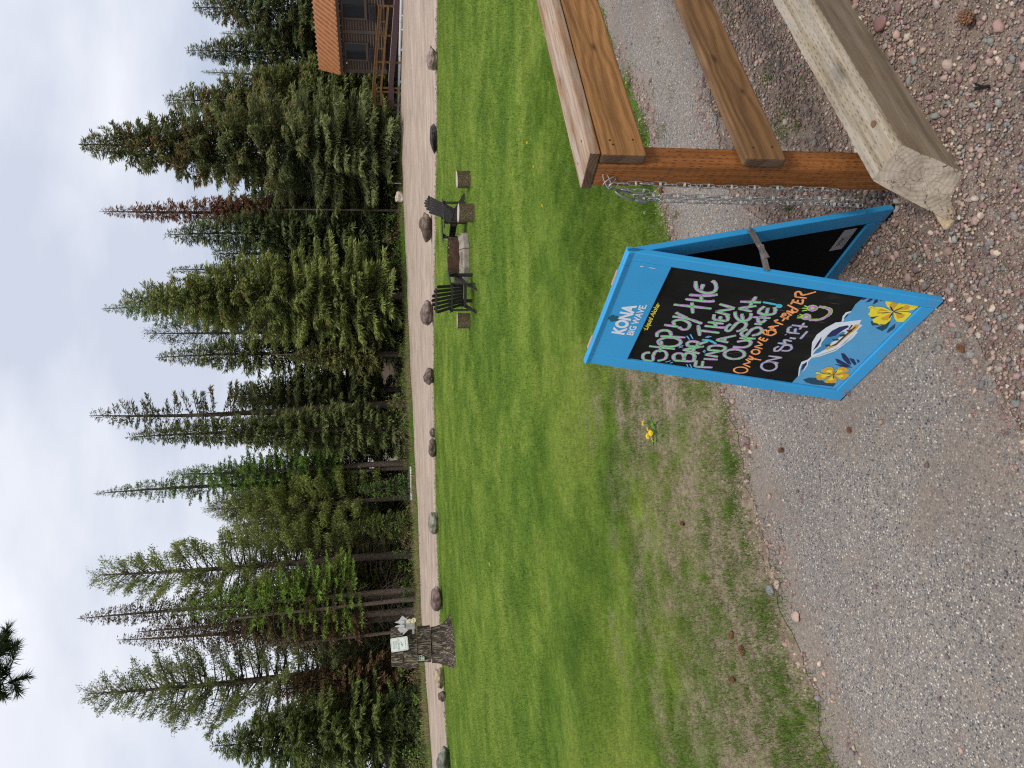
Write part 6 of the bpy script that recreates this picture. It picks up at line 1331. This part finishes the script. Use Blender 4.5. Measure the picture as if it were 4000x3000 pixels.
TREES = [
 ('spruce_tree', 'spruce', 29.51, 58.0, 15.12, 3.9, SP_D, SP_L, 'tall dark spruce directly behind the middle of the cabin roof', dict(cones=0.25)),
 ('larch_tree', 'larch', 31.5, 66.0, 14.85, 2.2, LG_D, LG_L, 'thin pale larch between the two dark spruces behind the cabin', {}),
 ('spruce_tree', 'spruce', 27.05, 60.0, 16.06, 3.1, SP_D, SP_L, 'dark narrow spruce rising behind the end of the cabin roof', dict(cones=0.2)),
 ('larch_tree', 'larch', 28.87, 68.0, 16.99, 2.2, LG_D, LG_L, 'pale thin larch showing between cabin spruce and big spruce', {}),
 ('spruce_tree', 'spruce', 22.34, 58.0, 17.37, 4.2, OL_D, OL_L, 'olive spruce half hidden behind the big spruce on its cabin side', dict(cones=0.15)),
 ('spruce_tree', 'spruce', 16.4, 50.5, 20.85, 5.2, (0.065, 0.088, 0.036), (0.265, 0.30, 0.115), 'biggest broad spruce full of brown cones beside the cabin ramp', dict(cones=0.26, cb=0.085, dens=1.15, rscale=1.25)),
 ('dying_spruce_tree', 'spruce', 13.36, 56.0, 21.51, 2.0, (0.05, 0.05, 0.025), (0.11, 0.11, 0.05), 'slim spruce with rust-brown dead top next to the biggest spruce', dict(topcol=((0.25, 0.125, 0.068), 0.42), dens=1.15, cb=0.12)),
 ('spruce_tree', 'spruce', 10.98, 53.0, 16.4, 2.9, SP_D, SP_L, 'dark spruce standing next to the brown-topped spruce', {}),
 ('spruce_tree', 'spruce', 10.03, 62.0, 18.38, 1.3, SP_D, SP_L, 'thin spire of a far spruce behind the fresh green larch top', {}),
 ('larch_tree', 'larch', 6.66, 60.0, 22.85, 3.9, (0.12, 0.18, 0.055), (0.24, 0.34, 0.11), 'rounded fresh green larch top rising behind the yellow-green spruce', dict(dens=1.3, cb=0.3)),
 ('spruce_tree', 'spruce', 6.16, 49.0, 17.97, 4.3, (0.09, 0.12, 0.034), (0.31, 0.36, 0.105), 'broad yellow-green spruce behind the fire pit chairs', dict(cb=0.10, cones=0.1, dens=1.05, bark=M_TRUNK_PALE)),
 ('pine_tree', 'pine', 4.41, 55.0, 18.34, 2.2, SP_D, (0.11, 0.15, 0.06), 'dark tufted pine top beside the fresh green larch', dict(cb=0.45)),
 ('spruce_tree', 'spruce', 2.51, 54.0, 17.42, 2.5, OL_D, OL_L, 'slender olive spruce over the far orange roof', dict(cb=0.20)),
 ('young_pine_tree', 'spruce', 2.23, 50.0, 7.87, 1.5, (0.09, 0.10, 0.03), (0.26, 0.26, 0.085), 'small yellowish young conifer in front of the taller wood', dict(cb=0.30)),
 ('sparse_spruce_tree', 'sparse', -1.22, 51.5, 21.0, 3.1, (0.052, 0.066, 0.026), (0.17, 0.195, 0.075), 'tall gappy spruce with long separate upper boughs', dict(cones=0.25, cb=0.16, rscale=1.1)),
 ('spruce_tree', 'spruce', -0.2, 53.5, 12.5, 3.0, OL_D, (0.19, 0.225, 0.08), 'green spruce filling in below the tall gappy spruce', dict(cb=0.2)),
 ('spruce_tree', 'spruce', -2.74, 49.0, 18.09, 2.1, OL_D, (0.21, 0.25, 0.09), 'narrow spruce with boughs hanging right to the ground', dict(cb=0.015, dens=1.1)),
 ('larch_tree', 'larch', -5.33, 51.0, 16.17, 2.4, LA_D, LA_L, 'bright green larch in front of the cream shed', dict(cb=0.30, dens=1.25, bark=M_TRUNK_PALE)),
 ('larch_tree', 'larch', -6.76, 53.0, 21.39, 2.2, (0.085, 0.13, 0.032), (0.19, 0.27, 0.075), 'tallest slim larch with thin pointed top', dict(cb=0.28, dens=1.1)),
 ('pine_tree', 'pine', -7.63, 50.0, 13.44, 2.9, PI_D, (0.28, 0.32, 0.085), 'shorter olive green pine beside the slim larches', dict(cb=0.18, dens=1.5)),
 ('pine_tree', 'pine', -11.07, 48.0, 19.91, 3.8, PI_D, PI_L, 'big airy olive pine with dark visible trunk', dict(cb=0.22, dens=0.95, bare=0.8, rscale=1.1)),
 ('dead_spruce_tree', 'dead', -13.48, 47.0, 20.48, 2.0, (0.08, 0.066, 0.034), (0.18, 0.145, 0.07), 'thin brown dying spruce with the highest bare tip beside the airy pine', dict(cb=0.25, dens=1.1, bare=0.8, bark=M_TRUNK_PALE)),
 ('larch_tree', 'larch', -12.76, 45.5, 14.97, 3.1, (0.13, 0.20, 0.03), (0.25, 0.40, 0.065), 'bright lime green larch with pale trunk at the roadside', dict(cb=0.26, dens=0.5, bark=M_TRUNK_PALE, bare=0.9)),
 ('dead_spruce_tree', 'dead', -14.06, 45.5, 16.71, 1.9, DE_D, (0.16, 0.11, 0.05), 'brown dead spruce behind the wooden ears beside the stump', dict(cb=0.22, dens=0.9, bare=1.0, bark=M_TRUNK_PALE)),
 ('dead_spruce_tree', 'dead', -14.68, 46.4, 18.04, 2.1, (0.09, 0.072, 0.042), (0.18, 0.14, 0.075), 'greyish bare-topped dead spruce above the stump', dict(cb=0.30, dens=0.7, bare=1.2, bark=M_TRUNK_PALE)),
 ('pine_tree', 'pine', -17.98, 47.0, 20.17, 4.1, (0.09, 0.112, 0.04), (0.27, 0.305, 0.11), 'tall open pine with sky showing through, behind the stump', dict(cb=0.22, dens=0.92, bare=1.6, rscale=1.25)),
 ('spruce_tree', 'spruce', -20.55, 44.0, 12.27, 4.0, (0.058, 0.084, 0.026), (0.21, 0.26, 0.078), 'full green spruce in the corner past the stump', dict(cb=0.05)),
 ('dying_fir_tree', 'dead', -18.2, 45.6, 9.4, 2.2, (0.09, 0.055, 0.028), (0.21, 0.125, 0.06), 'low fir with rusty brown boughs beside the stump', dict(cb=0.15, dens=1.3, bare=1.0)),
 ('fir_sapling', 'spruce', -19.5, 42.6, 3.0, 0.95, (0.06, 0.09, 0.03), (0.15, 0.21, 0.06), 'young fir sapling at the road verge past the stump', dict(cb=0.05, lsc=0.7)),
 ('fir_sapling', 'spruce', -18.4, 43.2, 2.5, 0.75, (0.05, 0.08, 0.03), (0.13, 0.19, 0.06), 'smaller fir sapling close beside the stump', dict(cb=0.05, lsc=0.7)),
 ('fir_sapling', 'spruce', -8.9, 47.2, 4.6, 1.1, (0.07, 0.095, 0.03), (0.19, 0.235, 0.06), 'olive fir sapling behind the short white kerb rail', dict(cb=0.06, lsc=0.8)),
 ('fir_sapling', 'spruce', -6.6, 47.8, 3.6, 0.9, (0.06, 0.10, 0.03), (0.14, 0.23, 0.06), 'fresh green fir sapling by the larch trunks', dict(cb=0.06, lsc=0.8)),
 ('spruce_tree', 'spruce', -25.2, 47.5, 14.5, 2.8, SP_D, SP_L, 'dark spruce at the very corner of the wood past the stump', dict(cb=0.08)),
]
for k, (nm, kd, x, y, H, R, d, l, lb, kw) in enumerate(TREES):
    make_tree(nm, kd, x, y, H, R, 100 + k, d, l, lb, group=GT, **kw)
# bare trunks at the roadside
def bare_trunk(x, y, H, r, lean, label):
    e = empty('bare_trunk', (x, y, gzf(x, y) - 0.05), 0, label, 'tree', 'bare trunks at the edge of the wood')
    zz = np.linspace(0, H, 12); PT = np.stack([lean * zz, 0.02 * np.sin(zz), zz], -1)[None]; v, f = tubes_np(PT, (r * (1 - zz / H * 0.6) * (1 + 0.4 * np.exp(-zz / 0.3)))[None], 9)
    rng = np.random.default_rng(int(abs(x) * 10)); m = 26; zb = rng.uniform(1.0, H, m); ab = rng.uniform(0, 6.283, m); lb = rng.uniform(0.5, 1.8, m); o = np.stack([np.cos(ab), np.sin(ab)], -1); PB = np.zeros((m, 4, 3))
    for k, (g, dz) in enumerate(((0, 0), (0.35, 0.04), (0.7, -0.08), (1.0, -0.35))): PB[:, k, :2] = o * (lb * g)[:, None] + rng.normal(0, 0.06, (m, 2)) * g; PB[:, k, 0] += lean * zb; PB[:, k, 2] = zb + lb * dz
    v2, f2 = tubes_np(PB, np.stack([np.full(m, 0.02), np.full(m, 0.013), np.full(m, 0.008), np.full(m, 0.004)], 1))
    link('trunk', np_mesh('trunk', v, f, M_TRUNK_PALE, smooth=True), e); link('dead_twigs', np_mesh('dead_twigs', v2, f2, M_TRUNK_PALE), e)
bare_trunk(-15.2, 45.3, 9.0, 0.13, -0.03, 'pale bare trunk nearest the stump'); bare_trunk(-13.05, 44.6, 11.0, 0.15, -0.035, 'pinkish bare trunk beside the lime green larch')
bare_trunk(-9.0, 49.5, 6.0, 0.10, -0.28, 'dark leaning dead trunk propped in the wood'); bare_trunk(-5.7, 51.3, 10.0, 0.16, -0.03, 'twin trunk beside the bright larch in front of the shed')
bare_trunk(2.45, 50.6, 9.0, 0.08, 0.0, 'thin grey trunk in front of the far orange roof'); bare_trunk(6.9, 50.2, 7.0, 0.09, 0.02, 'thin grey trunk close to the yellow-green spruce trunk'); bare_trunk(12.4, 50.9, 8.0, 0.09, 0.0, 'thin pale trunk next to the pale rock')
# dark wood behind: copies of three plain spruces
PROTO = [make_tree('background_spruce', 'spruce', 0, 80, 12.0, 2.6, 400 + k, (0.058, 0.075, 0.03), (0.175, 0.205, 0.075), 'dark spruce deep in the wood behind the front row of trees', cb=0.03, dens=0.6, group='dark spruces deep in the wood') for k in range(3)]
rb = random.Random(12); spots = []
for row, (y0, n) in enumerate(((57, 17), (64, 18), (73, 18), (86, 16))):
    for k in range(n):
        fx = -0.50 + 1.06 * (k + rb.uniform(0.1, 0.9)) / n; y = y0 + rb.uniform(-2, 2); spots.append((fx * y, y, row))
i = 0
for x, y, row in spots:
    if y < 72 and -8.6 < x < -3.2: continue
    if -3.0 < x < 6.5 and 66 < y < 82: continue
    if -0.6 < x < 3.6 and y < 82: continue
    if x > 19 and y < 62: continue
    e = PROTO[i] if i < 3 else copy_tree(PROTO[i % 3]); i += 1
    s = rb.uniform(0.62, 1.0) * (1 + 0.06 * row) * (0.85 if x < -15 else 1.0); e.location = (x, y, gzf(x, y)); e.rotation_euler.z = rb.uniform(0, 6.28); e.scale = (s * 1.1, s * 1.1, s)
FILL = [make_tree('second_row_tree', kd, 0, 80, 12.0, 2.4, 430 + k, d, l, 'olive conifer filling the second row between the front trees', cb=0.10, dens=1.0, group='conifers of the second row') for k, (kd, d, l) in enumerate((('spruce', OL_D, (0.24, 0.265, 0.09)), ('pine', (0.10, 0.11, 0.04), (0.27, 0.28, 0.10)), ('larch', (0.11, 0.12, 0.04), (0.27, 0.27, 0.09))))]
for k, (x, y, H, kd) in enumerate(((-9.6, 54, 12.5, 1), (-12.2, 52, 13.0, 1), (-15.8, 51, 12.0, 0), (-17.0, 53, 11.0, 1), (-20.2, 52, 9.5, 0), (-22.5, 50, 10.5, 0), (-2.0, 56, 11.5, 2), (-8.0, 56, 13, 0), (-0.9, 57, 12.5, 0), (4.6, 52.8, 10.5, 0), (8.6, 54, 13.5, 0), (12.3, 58, 12.5, 0), (19.5, 55, 13.5, 0), (24.5, 58, 11.0, 0), (33.5, 60, 13, 0), (-13.6, 49.5, 9.5, 2), (-10.6, 49.8, 8.0, 1), (-6.5, 57, 14, 1), (-9.0, 58, 14.5, 1), (-11.0, 56, 14, 0), (-14.5, 55, 13, 1), (-18.5, 56, 12, 1), (-24.0, 54, 12, 0), (-3.4, 57, 13, 0), (6.5, 56, 14, 0), (10.4, 57, 14, 0), (14.2, 59, 14.5, 0), (17.5, 58, 15, 0), (21.5, 61, 14, 0), (26.0, 63, 12, 0), (29.5, 62, 12.5, 0))):
    e = copy_tree(FILL[kd]); s = H / 12.0; e.location = (x, y, gzf(x, y)); e.rotation_euler.z = k * 1.9; e.scale = (s * rb.uniform(0.95, 1.25),) * 2 + (s,)
for e in FILL:
    for c in list(e.children): bpy.data.objects.remove(c)
    bpy.data.objects.remove(e)
# undergrowth at the edge of the wood
rng = np.random.default_rng(55); nc = 420; cx = rng.uniform(-30, 22, nc); cy = road_far(cx) + rng.uniform(1.6, 14, nc); cr = rng.uniform(0.25, 0.8, nc); ch = rng.uniform(0.3, 1.5, nc)
k = ~((cx > 10.5) & (cx < 22) & (cy < 50.3)) & ~((np.abs(cx + 6.2) < 2.4) & (cy < 50)); cx, cy, cr, ch = cx[k], cy[k], cr[k], ch[k]; nc = len(cx)
ii = np.repeat(np.arange(nc), 95); n = len(ii); P = np.stack([cx[ii] + rng.normal(0, 0.5, n) * cr[ii], cy[ii] + rng.normal(0, 0.5, n) * cr[ii], np.zeros(n)], -1); P[:, 2] = gz(P[:, 0], P[:, 1]) + rng.uniform(0, 1, n) ** 0.8 * ch[ii]
D = rng.normal(0, 0.7, (n, 3)) + np.array([0, -0.1, 0.4]); D /= np.linalg.norm(D, axis=1, keepdims=True); L = rng.uniform(0.07, 0.2, n); bc = rng.uniform(0, 1, nc)[ii][:, None]
P[:, 2] = np.where((np.abs(P[:, 0] - 1.3) < 1.7) | (np.abs(P[:, 0] + 4.9) < 1.5), gz(P[:, 0], P[:, 1]) + 0.35 * (P[:, 2] - gz(P[:, 0], P[:, 1])), P[:, 2])
C = np.where(bc < 0.25, np.array([0.22, 0.16, 0.085]), np.where(bc < 0.6, np.array([0.09, 0.12, 0.035]), np.array([0.17, 0.25, 0.055]))) * rng.uniform(0.6, 1.3, (n, 1))
V, F, CC = diamonds(P, D, L, L * 0.5, C, rng); tag(link('undergrowth', np_mesh('undergrowth', V, F, M_FOL, CC)), 'low mixed undergrowth and brush at the edge of the wood', 'undergrowth', kind='stuff')
m = 900; x0 = rng.uniform(-30, 14, m); y0 = road_far(x0) + rng.uniform(2.0, 12, m); PB = np.zeros((m, 4, 3)); a = rng.uniform(0, 6.283, m); l = rng.uniform(0.4, 1.9, m); up_ = rng.uniform(0.1, 0.9, m)
for k, f in enumerate((0, 0.35, 0.7, 1.0)): PB[:, k, 0] = x0 + np.cos(a) * l * f + rng.normal(0, 0.06, m) * f; PB[:, k, 1] = y0 + np.sin(a) * l * f * 0.5; PB[:, k, 2] = gz(x0, y0) + l * up_ * f + rng.normal(0, 0.05, m) * f
v, f = tubes_np(PB, np.stack([np.full(m, 0.014), np.full(m, 0.010), np.full(m, 0.007), np.full(m, 0.003)], 1)); tag(link('brushwood', np_mesh('brushwood', v, f, M_TRUNK_PALE)), 'dead grey brushwood and twigs inside the edge of the wood', 'brushwood', kind='stuff')
# bush by the ramp landing
bs = make_tree('leafy_bush', 'larch', 21.2, 51.5, 2.6, 1.6, 901, (0.10, 0.14, 0.05), (0.26, 0.30, 0.13), 'pale green bush behind the handrail of the ramp landing', cb=0.02, dens=2.2, lsc=0.8)
# near pine whose bough hangs into the top of the view
t0 = empty('overhanging_pine', (-6.6, 8.0, gzf(-6.6, 8.0)), 0, 'dark pine bough tip hanging alone into the open sky', 'tree')
v, f = tubes_np(np.stack([np.array([0.0] * 8), np.array([0.0] * 8), np.linspace(-0.05, 9.0, 8)], -1)[None], np.linspace(0.24, 0.1, 8)[None], 12); link('trunk', np_mesh('trunk', v, f, M_TRUNK, smooth=True), t0)
def bough(a, b, sag, n_tuft, seed):
    rng = np.random.default_rng(seed); a, b = np.array(a), np.array(b); s = np.linspace(0, 1, 9)[:, None]; line = a + (b - a) * s; line[:, 2] += sag * np.sin(np.pi * s[:, 0])
    tw = []; m = 40; ts = rng.uniform(0.80, 1.0, m); d0 = (b - a) / np.linalg.norm(b - a)
    tips = []
    for q in ts:
        p = a + (b - a) * q; p[2] += sag * math.sin(math.pi * q); d = d0 * 0.55 + rng.normal(0, 0.6, 3); d /= np.linalg.norm(d); l = rng.uniform(0.12, 0.30); e2 = p + d * l; tw.append(np.stack([p, p + d * l * 0.5 + rng.normal(0, 0.01, 3), e2])); tips.append((p, d, l))
    V, F = tubes_np(line[None], np.linspace(0.03, 0.008, 9)[None], 6); v2, f2 = tubes_np(np.array(tw), np.tile(np.array([0.007, 0.005, 0.003]), (m, 1))); F = np.concatenate([F, f2 + len(V)]); V = np.concatenate([V, v2])
    link('limb', np_mesh('limb', V, F, M_TRUNK, smooth=True), t0)
    P, D = [], []
    for p, d, l in tips:
        nn = n_tuft; q = rng.uniform(0.35, 1.05, nn)[:, None]; P.append(p + d * l * q); dd = d * 0.9 + rng.normal(0, 0.55, (nn, 3)); D.append(dd / np.linalg.norm(dd, axis=1, keepdims=True))
    P, D = np.concatenate(P), np.concatenate(D); n = len(P); C = np.array([0.045, 0.07, 0.03]) * rng.uniform(0.6, 1.5, (n, 1))
    V, F, CC = diamonds(P, D, rng.uniform(0.07, 0.13, n), np.full(n, 0.008), C, rng, 0.1); link('needles', np_mesh('needles', V, F, M_FOL, CC), t0)
bough((0, 0, 7.2), (4.25, -0.55, 5.45), 1.0, 160, 5); bough((0, 0, 7.4), (3.95, -0.4, 5.50), 1.0, 160, 6); bough((0, 0, 7.3), (4.05, -0.6, 5.62), 1.0, 160, 7)
for k in range(6): bough((0, 0, 6.2 + 0.4 * k), (-2.2 * math.cos(k), 2.0 * math.sin(k * 1.7), 6.0 + 0.5 * k), 0.4, 40, 20 + k)
